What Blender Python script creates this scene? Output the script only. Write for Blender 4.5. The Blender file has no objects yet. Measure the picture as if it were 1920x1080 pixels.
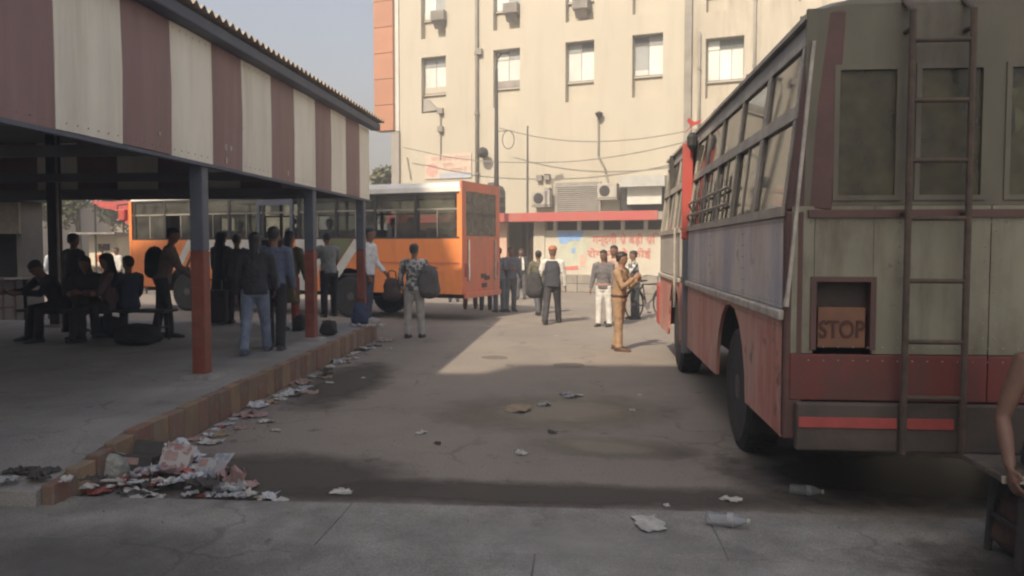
import bpy, bmesh, math, random
from mathutils import Vector, Matrix
random.seed(7)
S = bpy.context.scene
COL = S.collection
R = math.radians

# ------------------------------------------------------------------ camera
FPX, YAW, CAMH = 1500.0, R(5.14), 1.65
PITCH = math.atan(75 / FPX)
cd = bpy.data.cameras.new("camera")
cam = bpy.data.objects.new("camera", cd)
COL.objects.link(cam)
cam.location = (0, 0, CAMH)
cam.rotation_euler = (math.pi / 2 - PITCH, 0, YAW)
cd.sensor_width = 36.0
cd.lens = FPX / 1920 * 36.0
cd.clip_start = 0.05
cd.clip_end = 2000
S.camera = cam

# ------------------------------------------------------------------ sky and sun
SUNV = Vector((0.45, 1.0, -1.0)).normalized()      # the way the light travels
ELEV = math.asin(-SUNV.z)
W = bpy.data.worlds.new("World")
S.world = W
W.use_nodes = True
nt = W.node_tree
nt.nodes.clear()
sky = nt.nodes.new("ShaderNodeTexSky")
sky.sky_type = 'NISHITA'
sky.sun_disc = False
sky.sun_elevation = ELEV
sky.sun_rotation = math.atan2(-SUNV.x, -SUNV.y)
sky.altitude = 100
sky.air_density = 1.1
sky.dust_density = 4.5
sky.ozone_density = 1.0
bg = nt.nodes.new("ShaderNodeBackground")
bg.inputs["Strength"].default_value = 0.132
wo = nt.nodes.new("ShaderNodeOutputWorld")
nt.links.new(sky.outputs[0], bg.inputs[0])
nt.links.new(bg.outputs[0], wo.inputs[0])
sl = bpy.data.lights.new("sun", 'SUN')
sl.energy = 5.0
sl.angle = R(0.6)
sl.color = (1.0, 0.86, 0.68)
sun = bpy.data.objects.new("sun", sl)
COL.objects.link(sun)
sun.location = (-20, -40, 60)
sun.rotation_euler = SUNV.to_track_quat('-Z', 'Y').to_euler()

S.view_settings.view_transform = 'Standard'
S.view_settings.look = 'None'
S.view_settings.exposure = 0.70
S.view_settings.gamma = 1.0
S.render.engine = 'CYCLES'
S.cycles.use_denoising = True
S.cycles.max_bounces = 8
S.cycles.transparent_max_bounces = 24
S.cycles.filter_width = 2.2

# where a point of the photograph lies on the ground, on a plane of equal X or equal Y
_c, _s, _ct, _st = math.cos(YAW), math.sin(YAW), math.cos(PITCH), math.sin(PITCH)
_RT = Vector((_c, _s, 0)); _FW = Vector((-_s * _ct, _c * _ct, -_st)); _UP = Vector((-_s * _st, _c * _st, _ct))
CP = Vector((0, 0, CAMH))
def ray(x, y): return _FW + _RT * ((x - 960) / FPX) + _UP * ((540 - y) / FPX)
def G(x, y, z=0.0):
    d = ray(x, y); return CP + d * ((z - CAMH) / d.z)
def atX(x, y, X):
    d = ray(x, y); return CP + d * (X / d.x)
def atY(x, y, Y):
    d = ray(x, y); return CP + d * (Y / d.y)
def onplane(x, y, o, n):
    d = ray(x, y); return CP + d * ((o - CP).dot(n) / d.dot(n))

# ------------------------------------------------------------------ materials
_mats = {}
def mat(name, c1, c2=None, scale=4.0, rough=0.8, bump=0.0, bscale=30.0, metal=0.0, stretch=(1, 1, 1),
        lo=0.38, hi=0.62, c3=None, s3=1.2, f3=0.5, rand=0.0, spec=0.5, dist=0.01, streak=None, sk=(9, 9, 0.5), ss=1.0, sf=0.6, spots=None):
    if name in _mats: return _mats[name]
    m = bpy.data.materials.new(name); m.use_nodes = True
    t = m.node_tree; N = t.nodes; L = t.links
    b = N["Principled BSDF"]
    b.inputs["Roughness"].default_value = rough
    b.inputs["Metallic"].default_value = metal
    b.inputs["Specular IOR Level"].default_value = spec
    tc = N.new("ShaderNodeTexCoord"); mp = N.new("ShaderNodeMapping")
    mp.inputs["Scale"].default_value = stretch
    L.new(tc.outputs["Object"], mp.inputs[0])
    c4 = lambda c: (c[0], c[1], c[2], 1)
    col = None
    if c2 is not None:
        n = N.new("ShaderNodeTexNoise"); n.inputs["Scale"].default_value = scale
        n.inputs["Detail"].default_value = 6; n.inputs["Roughness"].default_value = 0.62
        L.new(mp.outputs[0], n.inputs["Vector"])
        r = N.new("ShaderNodeValToRGB")
        r.color_ramp.elements[0].position = lo; r.color_ramp.elements[0].color = c4(c1)
        r.color_ramp.elements[1].position = hi; r.color_ramp.elements[1].color = c4(c2)
        L.new(n.outputs[0], r.inputs[0]); col = r.outputs[0]
        if c3 is not None:
            n3 = N.new("ShaderNodeTexNoise"); n3.inputs["Scale"].default_value = s3
            n3.inputs["Detail"].default_value = 8; n3.inputs["Roughness"].default_value = 0.7
            L.new(mp.outputs[0], n3.inputs["Vector"])
            r3 = N.new("ShaderNodeValToRGB")
            r3.color_ramp.elements[0].position = 0.5; r3.color_ramp.elements[0].color = (0, 0, 0, 1)
            r3.color_ramp.elements[1].position = 0.7; r3.color_ramp.elements[1].color = (f3, f3, f3, 1)
            L.new(n3.outputs[0], r3.inputs[0])
            mx = N.new("ShaderNodeMix"); mx.data_type = 'RGBA'
            L.new(r3.outputs[0], mx.inputs[0]); L.new(col, mx.inputs[6]); mx.inputs[7].default_value = c4(c3)
            col = mx.outputs[2]
        rr = N.new("ShaderNodeMapRange"); rr.inputs[3].default_value = max(0, rough - 0.1); rr.inputs[4].default_value = min(1, rough + 0.1)
        L.new(n.outputs[0], rr.inputs[0]); L.new(rr.outputs[0], b.inputs["Roughness"])
    for (cc, st_, sc_, ff, l0, l1) in (([(streak, sk, ss, sf, .50, .72)] if streak else []) + ([(spots[0], (1, 1, 1), spots[1], spots[2], spots[3], spots[3] + .06)] if spots else [])):
        m5 = N.new("ShaderNodeMapping"); m5.inputs["Scale"].default_value = st_; L.new(tc.outputs["Object"], m5.inputs[0])
        n5 = N.new("ShaderNodeTexNoise"); n5.inputs["Scale"].default_value = sc_; n5.inputs["Detail"].default_value = 7; n5.inputs["Roughness"].default_value = .68
        L.new(m5.outputs[0], n5.inputs["Vector"])
        r5 = N.new("ShaderNodeMapRange"); r5.inputs[1].default_value = l0; r5.inputs[2].default_value = l1; r5.inputs[4].default_value = ff
        L.new(n5.outputs[0], r5.inputs[0])
        x5 = N.new("ShaderNodeMix"); x5.data_type = 'RGBA'; L.new(r5.outputs[0], x5.inputs[0])
        if col is None: x5.inputs[6].default_value = c4(c1)
        else: L.new(col, x5.inputs[6])
        x5.inputs[7].default_value = c4(cc); col = x5.outputs[2]
    if rand:
        oi = N.new("ShaderNodeObjectInfo"); hs = N.new("ShaderNodeHueSaturation")
        mr = N.new("ShaderNodeMapRange"); mr.inputs[3].default_value = 1 - rand; mr.inputs[4].default_value = 1 + rand
        L.new(oi.outputs["Random"], mr.inputs[0]); L.new(mr.outputs[0], hs.inputs["Value"])
        if col is None: hs.inputs["Color"].default_value = c4(c1)
        else: L.new(col, hs.inputs["Color"])
        col = hs.outputs[0]
    if col is None: b.inputs["Base Color"].default_value = c4(c1)
    else: L.new(col, b.inputs["Base Color"])
    if bump:
        nb = N.new("ShaderNodeTexNoise"); nb.inputs["Scale"].default_value = bscale; nb.inputs["Detail"].default_value = 5
        L.new(mp.outputs[0], nb.inputs["Vector"])
        bp = N.new("ShaderNodeBump"); bp.inputs["Strength"].default_value = bump; bp.inputs["Distance"].default_value = dist
        L.new(nb.outputs[0], bp.inputs["Height"]); L.new(bp.outputs[0], b.inputs["Normal"])
    _mats[name] = m
    return m

def cracks(m, scale, width, col, fine=140.0, fa=.35, amt=.5):
    """thin wandering cracks and a fine speckle laid over a material's colour"""
    t = m.node_tree; N = t.nodes; L = t.links; b = N["Principled BSDF"]
    src = b.inputs["Base Color"].links[0].from_socket
    tc = N.new("ShaderNodeTexCoord"); ns = N.new("ShaderNodeTexNoise"); ns.inputs["Scale"].default_value = 2.2; ns.inputs["Detail"].default_value = 6
    L.new(tc.outputs["Object"], ns.inputs["Vector"])
    ad = N.new("ShaderNodeVectorMath"); ad.operation = 'MULTIPLY_ADD'; ad.inputs[1].default_value = (.7, .7, .7)
    L.new(ns.outputs["Color"], ad.inputs[0]); L.new(tc.outputs["Object"], ad.inputs[2])
    vo = N.new("ShaderNodeTexVoronoi"); vo.feature = 'DISTANCE_TO_EDGE'; vo.inputs["Scale"].default_value = scale; L.new(ad.outputs[0], vo.inputs["Vector"])
    mr = N.new("ShaderNodeMapRange"); mr.inputs[1].default_value = 0; mr.inputs[2].default_value = width; mr.inputs[3].default_value = amt; mr.inputs[4].default_value = 0; L.new(vo.outputs["Distance"], mr.inputs[0])
    pn = N.new("ShaderNodeTexNoise"); pn.inputs["Scale"].default_value = .8; L.new(tc.outputs["Object"], pn.inputs["Vector"])
    pm = N.new("ShaderNodeMapRange"); pm.inputs[1].default_value = .45; pm.inputs[2].default_value = .6; L.new(pn.outputs[0], pm.inputs[0])
    mu = N.new("ShaderNodeMath"); mu.operation = 'MULTIPLY'; L.new(mr.outputs[0], mu.inputs[0]); L.new(pm.outputs[0], mu.inputs[1])
    mx = N.new("ShaderNodeMix"); mx.data_type = 'RGBA'; L.new(mu.outputs[0], mx.inputs[0]); L.new(src, mx.inputs[6]); mx.inputs[7].default_value = (*col, 1)
    fn = N.new("ShaderNodeTexNoise"); fn.inputs["Scale"].default_value = fine; fn.inputs["Detail"].default_value = 3; L.new(tc.outputs["Object"], fn.inputs["Vector"])
    fm = N.new("ShaderNodeMapRange"); fm.inputs[1].default_value = .3; fm.inputs[2].default_value = .7; fm.inputs[3].default_value = 1 - fa; fm.inputs[4].default_value = 1 + fa; L.new(fn.outputs[0], fm.inputs[0])
    hs = N.new("ShaderNodeHueSaturation"); L.new(fm.outputs[0], hs.inputs["Value"]); L.new(mx.outputs[2], hs.inputs["Color"]); L.new(hs.outputs[0], b.inputs["Base Color"])

def glassmat(name, tint=(0.75, 0.78, 0.74), dirt=0.12, dirt_reflect_col=(0.5, 0.46, 0.38), ior=1.5, rough=0.03):  # dirt film; on the bus rear panes it also carries painted reflections
    if name in _mats: return _mats[name]
    m = bpy.data.materials.new(name); m.use_nodes = True
    t = m.node_tree; N = t.nodes; L = t.links; N.clear()
    o = N.new("ShaderNodeOutputMaterial")
    tr = N.new("ShaderNodeBsdfTransparent"); tr.inputs[0].default_value = (*tint, 1)
    gl = N.new("ShaderNodeBsdfGlossy"); gl.inputs["Roughness"].default_value = rough
    fr = N.new("ShaderNodeFresnel"); fr.inputs[0].default_value = ior
    df = N.new("ShaderNodeBsdfDiffuse"); df.inputs[0].default_value = (*dirt_reflect_col, 1)
    tc = N.new("ShaderNodeTexCoord"); ns = N.new("ShaderNodeTexNoise"); ns.inputs["Scale"].default_value = 5; ns.inputs["Detail"].default_value = 6
    L.new(tc.outputs["Object"], ns.inputs["Vector"])
    mr = N.new("ShaderNodeMapRange"); mr.inputs[1].default_value = 0.3; mr.inputs[2].default_value = 0.7
    mr.inputs[3].default_value = dirt * 0.4; mr.inputs[4].default_value = dirt * 1.6
    L.new(ns.outputs[0], mr.inputs[0])
    m1 = N.new("ShaderNodeMixShader"); m2 = N.new("ShaderNodeMixShader")
    L.new(fr.outputs[0], m1.inputs[0]); L.new(tr.outputs[0], m1.inputs[1]); L.new(gl.outputs[0], m1.inputs[2])
    L.new(mr.outputs[0], m2.inputs[0]); L.new(m1.outputs[0], m2.inputs[1]); L.new(df.outputs[0], m2.inputs[2])
    L.new(m2.outputs[0], o.inputs[0])
    _mats[name] = m
    return m

def stainmat(name, c, rough=.7, k=1.6):
    if name in _mats: return _mats[name]
    m = bpy.data.materials.new(name); m.use_nodes = True
    t = m.node_tree; N = t.nodes; L = t.links; b = N["Principled BSDF"]; o = N["Material Output"]
    b.inputs["Base Color"].default_value = (*c, 1); b.inputs["Roughness"].default_value = rough
    tc = N.new("ShaderNodeTexCoord"); v = N.new("ShaderNodeVectorMath"); v.operation = 'SUBTRACT'; v.inputs[1].default_value = (.5, .5, .5)
    l = N.new("ShaderNodeVectorMath"); l.operation = 'LENGTH'; L.new(tc.outputs["Generated"], v.inputs[0])
    fl = N.new("ShaderNodeVectorMath"); fl.operation = 'MULTIPLY'; fl.inputs[1].default_value = (1, 1, 0); L.new(v.outputs[0], fl.inputs[0]); L.new(fl.outputs[0], l.inputs[0])
    n = N.new("ShaderNodeTexNoise"); n.inputs["Scale"].default_value = 2.4; n.inputs["Detail"].default_value = 8; n.inputs["Roughness"].default_value = .65
    L.new(tc.outputs["Object"], n.inputs["Vector"])
    a = N.new("ShaderNodeMath"); a.operation = 'MULTIPLY_ADD'; a.inputs[1].default_value = -2.6; a.inputs[2].default_value = .62; L.new(l.outputs["Value"], a.inputs[0])
    d = N.new("ShaderNodeMath"); d.operation = 'ADD'; L.new(a.outputs[0], d.inputs[0]); L.new(n.outputs[0], d.inputs[1])
    e = N.new("ShaderNodeMath"); e.operation = 'MULTIPLY'; e.use_clamp = True; e.inputs[1].default_value = k; L.new(d.outputs[0], e.inputs[0])
    e2 = N.new("ShaderNodeMath"); e2.operation = 'MINIMUM'; e2.inputs[1].default_value = .85; L.new(e.outputs[0], e2.inputs[0])
    tr = N.new("ShaderNodeBsdfTransparent"); mx = N.new("ShaderNodeMixShader")
    L.new(e2.outputs[0], mx.inputs[0]); L.new(tr.outputs[0], mx.inputs[1]); L.new(b.outputs[0], mx.inputs[2]); L.new(mx.outputs[0], o.inputs[0])
    _mats[name] = m
    return m

def solid(c, rough=0.85, bump=0.75, bscale=15, var=0.72):
    """cloth or paint of one colour with a little wear"""
    k = "paint_%02x%02x%02x_%d" % (int(c[0] * 255), int(c[1] * 255), int(c[2] * 255), int(rough * 100))
    return mat(k, c, tuple(v * var for v in c), 7, rough, bump, bscale, dist=.035)

M_asphalt = mat("asphalt_dusty", (0.200, 0.174, 0.148), (0.295, 0.253, 0.212), 0.9, 0.88, 0.6, 55, c3=(0.150, 0.135, 0.118), s3=0.45, f3=0.75, lo=0.3, hi=0.7, spots=((0.075, 0.068, 0.060), 2.2, .75, .62))
M_slab = mat("pavement_concrete", (0.165, 0.156, 0.140), (0.280, 0.264, 0.236), 3.2, 0.74, 0.35, 40, c3=(0.095, 0.090, 0.082), s3=1.3, f3=0.8, rand=0.06, lo=0.3, hi=0.7, streak=(0.36, 0.35, 0.33), sk=(1.2, .9, 1), ss=2.6, sf=.55, spots=((0.07, 0.066, 0.06), 5.0, .8, .66))
M_plat = mat("platform_concrete", (0.230, 0.215, 0.195), (0.340, 0.320, 0.290), 1.1, 0.82, 0.35, 35, c3=(0.150, 0.135, 0.118), s3=0.6, f3=0.7, lo=0.32, hi=0.68, spots=((0.10, 0.085, 0.07), 3.0, .7, .62))
cracks(M_asphalt, .55, .018, (0.055, 0.048, 0.040), 90)
cracks(M_slab, .38, .010, (0.06, 0.056, 0.05), 110)
cracks(M_plat, .45, .012, (0.08, 0.07, 0.06), 90, .25)
M_brick_r = mat("kerb_paint_red", (0.235, 0.120, 0.088), (0.20, 0.140, 0.108), 6, 0.9, 0.6, 60, rand=0.12, spots=((0.22, 0.18, 0.14), 8, .8, .52))
M_brick_y = mat("kerb_paint_yellow", (0.31, 0.205, 0.120), (0.23, 0.165, 0.115), 6, 0.9, 0.6, 60, rand=0.12, spots=((0.22, 0.18, 0.14), 8, .8, .52))
M_cream_f = mat("fascia_cream", (0.86, 0.81, 0.68), (0.80, 0.74, 0.61), 2.2, 0.62, 0.15, 8, stretch=(1, 1, 0.25), c3=(0.52, 0.47, 0.39), s3=1.4, f3=0.4, rand=0.03, streak=(0.60, 0.52, 0.41), sk=(7, 7, .45), ss=1.2, sf=.5)
M_maroon = mat("fascia_maroon", (0.225, 0.125, 0.118), (0.275, 0.165, 0.155), 2.2, 0.58, 0.15, 8, stretch=(1, 1, 0.25), c3=(0.18, 0.12, 0.115), s3=1.4, f3=0.5, rand=0.04, streak=(0.32, 0.215, 0.20), sk=(7, 7, .45), ss=1.2, sf=.5)
M_gutter = mat("gutter_blue_grey", (0.085, 0.095, 0.125), (0.120, 0.128, 0.150), 3, 0.7, 0.2)
M_tin = mat("roof_tin", (0.42, 0.36, 0.28), (0.28, 0.21, 0.15), 2.5, 0.6, 0.2, 20, metal=0.2)
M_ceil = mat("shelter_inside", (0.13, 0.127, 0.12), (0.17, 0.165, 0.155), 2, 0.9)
M_postblue = mat("post_blue", (0.095, 0.110, 0.140), (0.130, 0.140, 0.160), 5, 0.6, 0.2, spots=((0.22, 0.20, 0.18), 9, .7, .62))
M_postred = mat("post_red", (0.200, 0.048, 0.030), (0.270, 0.085, 0.055), 5, 0.6, 0.3, c3=(0.11, 0.06, 0.045), s3=6, f3=0.7, spots=((0.15, 0.12, 0.10), 9, .7, .60))
M_steel = mat("steel_grey", (0.34, 0.33, 0.31), (0.22, 0.21, 0.19), 6, 0.5, 0.2, metal=0.4)
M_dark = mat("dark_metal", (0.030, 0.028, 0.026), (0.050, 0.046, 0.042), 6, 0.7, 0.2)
M_black = mat("black_rubber", (0.020, 0.019, 0.018), (0.045, 0.042, 0.038), 8, 0.85, 0.3, 40)
M_rim = mat("wheel_rim", (0.12, 0.105, 0.090), (0.070, 0.062, 0.055), 10, 0.7, 0.2)

# ------------------------------------------------------------------ mesh helpers
class MB:
    def __init__(s): s.v = []; s.f = []
    def add(s, vs, fs):
        n = len(s.v); s.v += [tuple(p) for p in vs]; s.f += [tuple(i + n for i in f) for f in fs]; return s
    def box(s, x0, x1, y0, y1, z0, z1):
        return s.add([(x0, y0, z0), (x1, y0, z0), (x1, y1, z0), (x0, y1, z0), (x0, y0, z1), (x1, y0, z1), (x1, y1, z1), (x0, y1, z1)],
                     [(0, 3, 2, 1), (4, 5, 6, 7), (0, 1, 5, 4), (1, 2, 6, 5), (2, 3, 7, 6), (3, 0, 4, 7)])
    def hexa(s, p):      # eight corners, bottom ring then top ring
        return s.add(p, [(0, 3, 2, 1), (4, 5, 6, 7), (0, 1, 5, 4), (1, 2, 6, 5), (2, 3, 7, 6), (3, 0, 4, 7)])
    def prism(s, poly, d):   # polygon of 3D points pushed along d
        n = len(poly); d = Vector(d); a = [Vector(p) for p in poly]
        fs = [tuple(range(n - 1, -1, -1)), tuple(range(n, 2 * n))]
        fs += [(i, (i + 1) % n, n + (i + 1) % n, n + i) for i in range(n)]
        return s.add(a + [p + d for p in a], fs)
    def tube(s, pts, r, n=8, closed=False):
        pts = [Vector(p) for p in pts]; m = len(pts)
        rs = r if isinstance(r, (list, tuple)) else [r] * m
        vs = []; ref = None
        for i, p in enumerate(pts):
            a = pts[(i - 1) % m] if (closed or i > 0) else p
            b = pts[(i + 1) % m] if (closed or i < m - 1) else p
            t = (b - a).normalized()
            if ref is None:
                ref = t.orthogonal().normalized()
            ref = (ref - t * ref.dot(t))
            ref = ref.normalized() if ref.length > 1e-6 else t.orthogonal().normalized()
            q = t.cross(ref)
            for k in range(n):
                an = 2 * math.pi * k / n
                vs.append(p + (ref * math.cos(an) + q * math.sin(an)) * rs[i])
        fs = []
        for i in range(m if closed else m - 1):
            j = (i + 1) % m
            for k in range(n):
                fs.append((i * n + k, i * n + (k + 1) % n, j * n + (k + 1) % n, j * n + k))
        if not closed:
            fs.append(tuple(range(n - 1, -1, -1))); fs.append(tuple((m - 1) * n + k for k in range(n)))
        return s.add(vs, fs)
    def lathe(s, prof, o, axis='z', n=20):   # prof: (radius, height) along the axis from o
        o = Vector(o); vs = []
        for (r, h) in prof:
            for k in range(n):
                a = 2 * math.pi * k / n; c, q = r * math.cos(a), r * math.sin(a)
                vs.append(o + (Vector((c, q, h)) if axis == 'z' else Vector((h, c, q)) if axis == 'x' else Vector((q, h, c))))
        fs = []
        for i in range(len(prof) - 1):
            for k in range(n):
                fs.append((i * n + k, i * n + (k + 1) % n, (i + 1) * n + (k + 1) % n, (i + 1) * n + k))
        fs.append(tuple(range(n - 1, -1, -1))); fs.append(tuple((len(prof) - 1) * n + k for k in range(n)))
        return s.add(vs, fs)
    def loft(s, rings, caps=True):
        n = len(rings[0]); vs = [p for r in rings for p in r]; fs = []
        for i in range(len(rings) - 1):
            for k in range(n):
                fs.append((i * n + k, i * n + (k + 1) % n, (i + 1) * n + (k + 1) % n, (i + 1) * n + k))
        if caps:
            fs.append(tuple(range(n - 1, -1, -1))); fs.append(tuple((len(rings) - 1) * n + k for k in range(n)))
        return s.add(vs, fs)
    def ell(s, c, rx, ry, rz, n=10, m=6, rot=None):
        c = Vector(c); rings = []
        for i in range(m + 1):
            ph = -math.pi / 2 + math.pi * (i + 0.12) / (m + 0.24)
            rg = []
            for k in range(n):
                a = 2 * math.pi * k / n
                p = Vector((rx * math.cos(ph) * math.cos(a), ry * math.cos(ph) * math.sin(a), rz * math.sin(ph)))
                rg.append(c + (rot @ p if rot else p))
            rings.append(rg)
        return s.loft(rings)
    def mesh(s, name):
        me = bpy.data.meshes.new(name); me.from_pydata(s.v, [], s.f); me.update()
        bm = bmesh.new(); bm.from_mesh(me); bmesh.ops.recalc_face_normals(bm, faces=bm.faces); bm.to_mesh(me); bm.free()
        return me
    def build(s, name, m, parent=None, off=None, bevel=0.0, smooth=False, seg=2):
        """parent: its children are written in world places (off = the root's own place) or local ones (off None)"""
        if off is not None:
            off = Vector(off); s.v = [tuple(Vector(p) - off) for p in s.v]
        me = s.mesh(name)
        if m is not None: me.materials.append(m)
        o = bpy.data.objects.new(name, me); COL.objects.link(o)
        if parent is not None: o.parent = parent
        elif off is not None: o.location = off
        if smooth:
            for p in me.polygons: p.use_smooth = True
        if bevel:
            b = o.modifiers.new("bevel", 'BEVEL'); b.width = bevel; b.segments = seg; b.limit_method = 'ANGLE'; b.angle_limit = R(35)
        return o

def tag(o, label, cat, group=None):
    o["label"] = label; o["category"] = cat
    if group: o["group"] = group
    return o
def structure(o): o["kind"] = "structure"; return o
def root(name, loc, label=None, cat=None, group=None, rz=0.0):
    o = bpy.data.objects.new(name, None); COL.objects.link(o)
    o.location = loc; o.rotation_euler = (0, 0, rz); o.empty_display_size = 0.2
    if label: tag(o, label, cat, group)
    return o
def piece(name, me, m, parent, loc, rot=(0, 0, 0), scale=(1, 1, 1)):
    o = bpy.data.objects.new(name, me); COL.objects.link(o); o.parent = parent
    o.location = loc; o.rotation_euler = rot; o.scale = scale
    if m is not None:
        if not me.materials: me.materials.append(m)
        elif me.materials[0] != m:
            o.material_slots[0].link = 'OBJECT'; o.material_slots[0].material = m
    return o
def writing(name, s, size, m, parent, mtx, depth=0.004, xs=1.0):
    cu = bpy.data.curves.new(name, 'FONT'); cu.body = s; cu.size = size; cu.extrude = depth; cu.align_x = 'CENTER'; cu.align_y = 'CENTER'
    cu.offset = size * 0.012
    t = bpy.data.objects.new(name, cu); COL.objects.link(t)
    dg = bpy.context.evaluated_depsgraph_get()
    me = bpy.data.meshes.new_from_object(t.evaluated_get(dg))
    bpy.data.objects.remove(t); bpy.data.curves.remove(cu)
    me.materials.clear(); me.materials.append(m)
    o = bpy.data.objects.new(name, me); COL.objects.link(o); o.parent = parent
    o.matrix_local = mtx @ Matrix.Diagonal((xs, 1, 1, 1))
    return o
# ================================================================== GROUND
g = MB()
nx = [-240, -60, -30] + [-20 + 2 * i for i in range(21)] + [30, 60, 240]
ny = [-60, -20, -6] + [-4 + 2 * i for i in range(25)] + [60, 100, 240]
for j in range(len(ny)):
    for i in range(len(nx)):
        g.v.append((nx[i], ny[j], 0.0))
for j in range(len(ny) - 1):
    for i in range(len(nx) - 1):
        a = j * len(nx) + i
        g.f.append((a, a + 1, a + 1 + len(nx), a + len(nx)))
structure(g.build("ground", M_asphalt))

# foreground pavement of concrete slabs, a low step above the yard
pav = structure(root("pavement", (0, 0, 0)))
MB().box(-16, 10, -2.6, 4.80, 0.004, 0.031).build("bed", mat("slab_bed", (0.10, 0.095, 0.088), (0.15, 0.14, 0.13), 3), pav)
slab_w = [-14, -10.6, -7.1, -3.4, -1.15, 1.05, 3.9, 6.6, 9.5]
rows = [-2.5, 0.2, 2.1, 3.35, 4.15, 4.90]
for j in range(len(rows) - 1):
    for i in range(len(slab_w) - 1):
        sh = 0.9 * (j % 2) - 0.3 * (j % 3)
        x0, x1 = slab_w[i] + sh, slab_w[i + 1] + sh
        y1 = rows[j + 1]; y0 = rows[j]
        b = MB(); h = 0.040 + random.uniform(-0.003, 0.003); q = 0.0025
        tilt = 0.012 if j == len(rows) - 2 else 0
        b.hexa([(x0 + q, y0 + q, 0.012), (x1 - q, y0 + q, 0.012), (x1 - q, y1 - q + x1 * tilt, 0.012), (x0 + q, y1 - q + x0 * tilt, 0.012),
                (x0 + q, y0 + q, h), (x1 - q, y0 + q, h), (x1 - q, y1 - q + x1 * tilt, h), (x0 + q, y1 - q + x0 * tilt, h)])
        b.build("slab", M_slab, pav, bevel=0.006)

# ================================================================== SHELTER PLATFORM
def kx(y): return -3.30 - 0.0475 * (y - 4.62)
def pz(y): return 0.13 + 0.15 * min(1, max(0, (y - 4.60) / 1.1))
plat = structure(root("platform", (0, 0, 0)))
b = MB(); ys = [4.62, 5.1, 5.7, 6.25, 8, 10, 12, 14.0, 14.25]
xs_l = -17.0
for y in ys:
    ex = kx(y) - (0.25 if y > 14.1 else 0)
    b.v += [(ex - 0.09, y, pz(y)), (xs_l, y, pz(y)), (ex - 0.09, y, 0), (xs_l, y, 0)]
for i in range(len(ys) - 1):
    a = i * 4; c = a + 4
    b.f += [(a, a + 1, c + 1, c), (a, c, c + 2, a + 2)]
b.f += [(0, 2, 3, 1), (32, 33, 35, 34)]
b.build("platform_slab", M_plat, plat)
y = 4.66; i = 0
while y < 14.1:
    w = random.uniform(0.22, 0.29)
    h = pz(y + w / 2) + 0.012
    e = MB(); q = 0.006
    j1, j2 = random.uniform(-0.008, 0.008), random.uniform(-0.008, 0.008)
    top = h + random.uniform(-0.012, 0.004)
    xa, xb = kx(y), kx(y + w)
    e.hexa([(xa + j1, y + q, 0.003), (xb + j2, y + w - q, 0.003), (xb - 0.088, y + w - q, 0.003), (xa - 0.088, y + q, 0.003),
            (xa + j1, y + q, top), (xb + j2, y + w - q, top), (xb - 0.088, y + w - q, top), (xa - 0.088, y + q, top)])
    e.build("kerb_brick", M_brick_r if (i % 2 == 0 or random.random() < 0.15) else M_brick_y, plat, bevel=0.01)
    y += w; i += 1
xk = kx(14.25) - 0.3
while xk > -7.5:
    w = random.uniform(0.22, 0.29)
    MB().box(xk - w + 0.006, xk - 0.006, 14.262, 14.33, 0.003, 0.275).build("kerb_brick", M_brick_r if i % 2 else M_brick_y, plat, bevel=0.01)
    xk -= w; i += 1

# ================================================================== SHELTER
SH = Vector((-4.05, 8.1, 0.28))
sh = root("bus_shelter", SH, "long bus shelter with maroon and cream striped fascia and blue and red posts", "bus shelter")
XF, ZB, ZT = -3.95, 2.54, 3.82
edges = [3.3, 4.15, 4.95, 5.72, 6.6, 7.42, 8.28, 9.02, 9.9, 10.7, 11.57, 12.3, 13.1, 13.9, 14.55]
for k in range(len(edges) - 1):
    y0, y1 = edges[k] + 0.002, edges[k + 1] - 0.002
    cream = (k % 2 == 1)
    p = MB(); n = 6; dz = random.uniform(-0.006, 0.006)
    zb = ZB - 0.015 * (k < 3) + dz
    bow = 0.010
    fr = [(XF + bow * math.sin(math.pi * t / n), y0 + (y1 - y0) * t / n) for t in range(n + 1)]
    for (x, yy) in fr: p.v += [(x, yy, zb), (x + random.uniform(0, 0.012), yy + random.uniform(-0.006, 0.006), (zb + ZT) / 2), (x, yy, ZT), (x - 0.03, yy, zb), (x - 0.03, yy, ZT)]
    for t in range(n):
        a = t * 5; c = a + 5
        p.f += [(a, c, c + 1, a + 1), (a + 1, c + 1, c + 2, a + 2), (a + 3, a + 4, c + 4, c + 3), (a, a + 3, c + 3, c), (a + 2, c + 2, c + 4, a + 4)]
    p.f += [(0, 1, 2, 4, 3), tuple(n * 5 + q for q in (0, 3, 4, 2, 1))]
    p.build("fascia_panel", M_cream_f if cream else M_maroon, sh, SH, smooth=False)
# screw heads along the fascia edges and a few chips in the paint
sc0 = MB(); yv = 3.4
while yv < 14.5:
    for zz in (ZB + .06, ZT - .06):
        x0 = XF + .014; sc0.add([(x0, yv - .009, zz), (x0, yv, zz - .009), (x0, yv + .009, zz), (x0, yv, zz + .009), (x0 + .007, yv, zz)], [(0, 1, 4), (1, 2, 4), (2, 3, 4), (3, 0, 4)])
    yv += .135
sc0.build("screw_heads", M_steel, sh, SH)["kind"] = "stuff"
M_chip = mat("bare_patch", (0.52, 0.48, 0.42), (0.40, 0.36, 0.31), 20, .8)
for (px, py, s_) in ((424, 277, .035), (434, 279, .03), (425, 301, .03), (541, 325, .03), (300, 250, .02), (455, 240, .02)):
    c_ = atX(px, py, XF + .016)
    MB().prism([(XF + .0145, c_.y + s_ * math.cos(a_) * random.uniform(.5, 1.2), c_.z + s_ * 1.3 * math.sin(a_) * random.uniform(.5, 1.2)) for a_ in [k_ * math.pi / 4 for k_ in range(8)]], (.0015, 0, 0)).build("paint_chip", M_chip, sh, SH)
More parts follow.
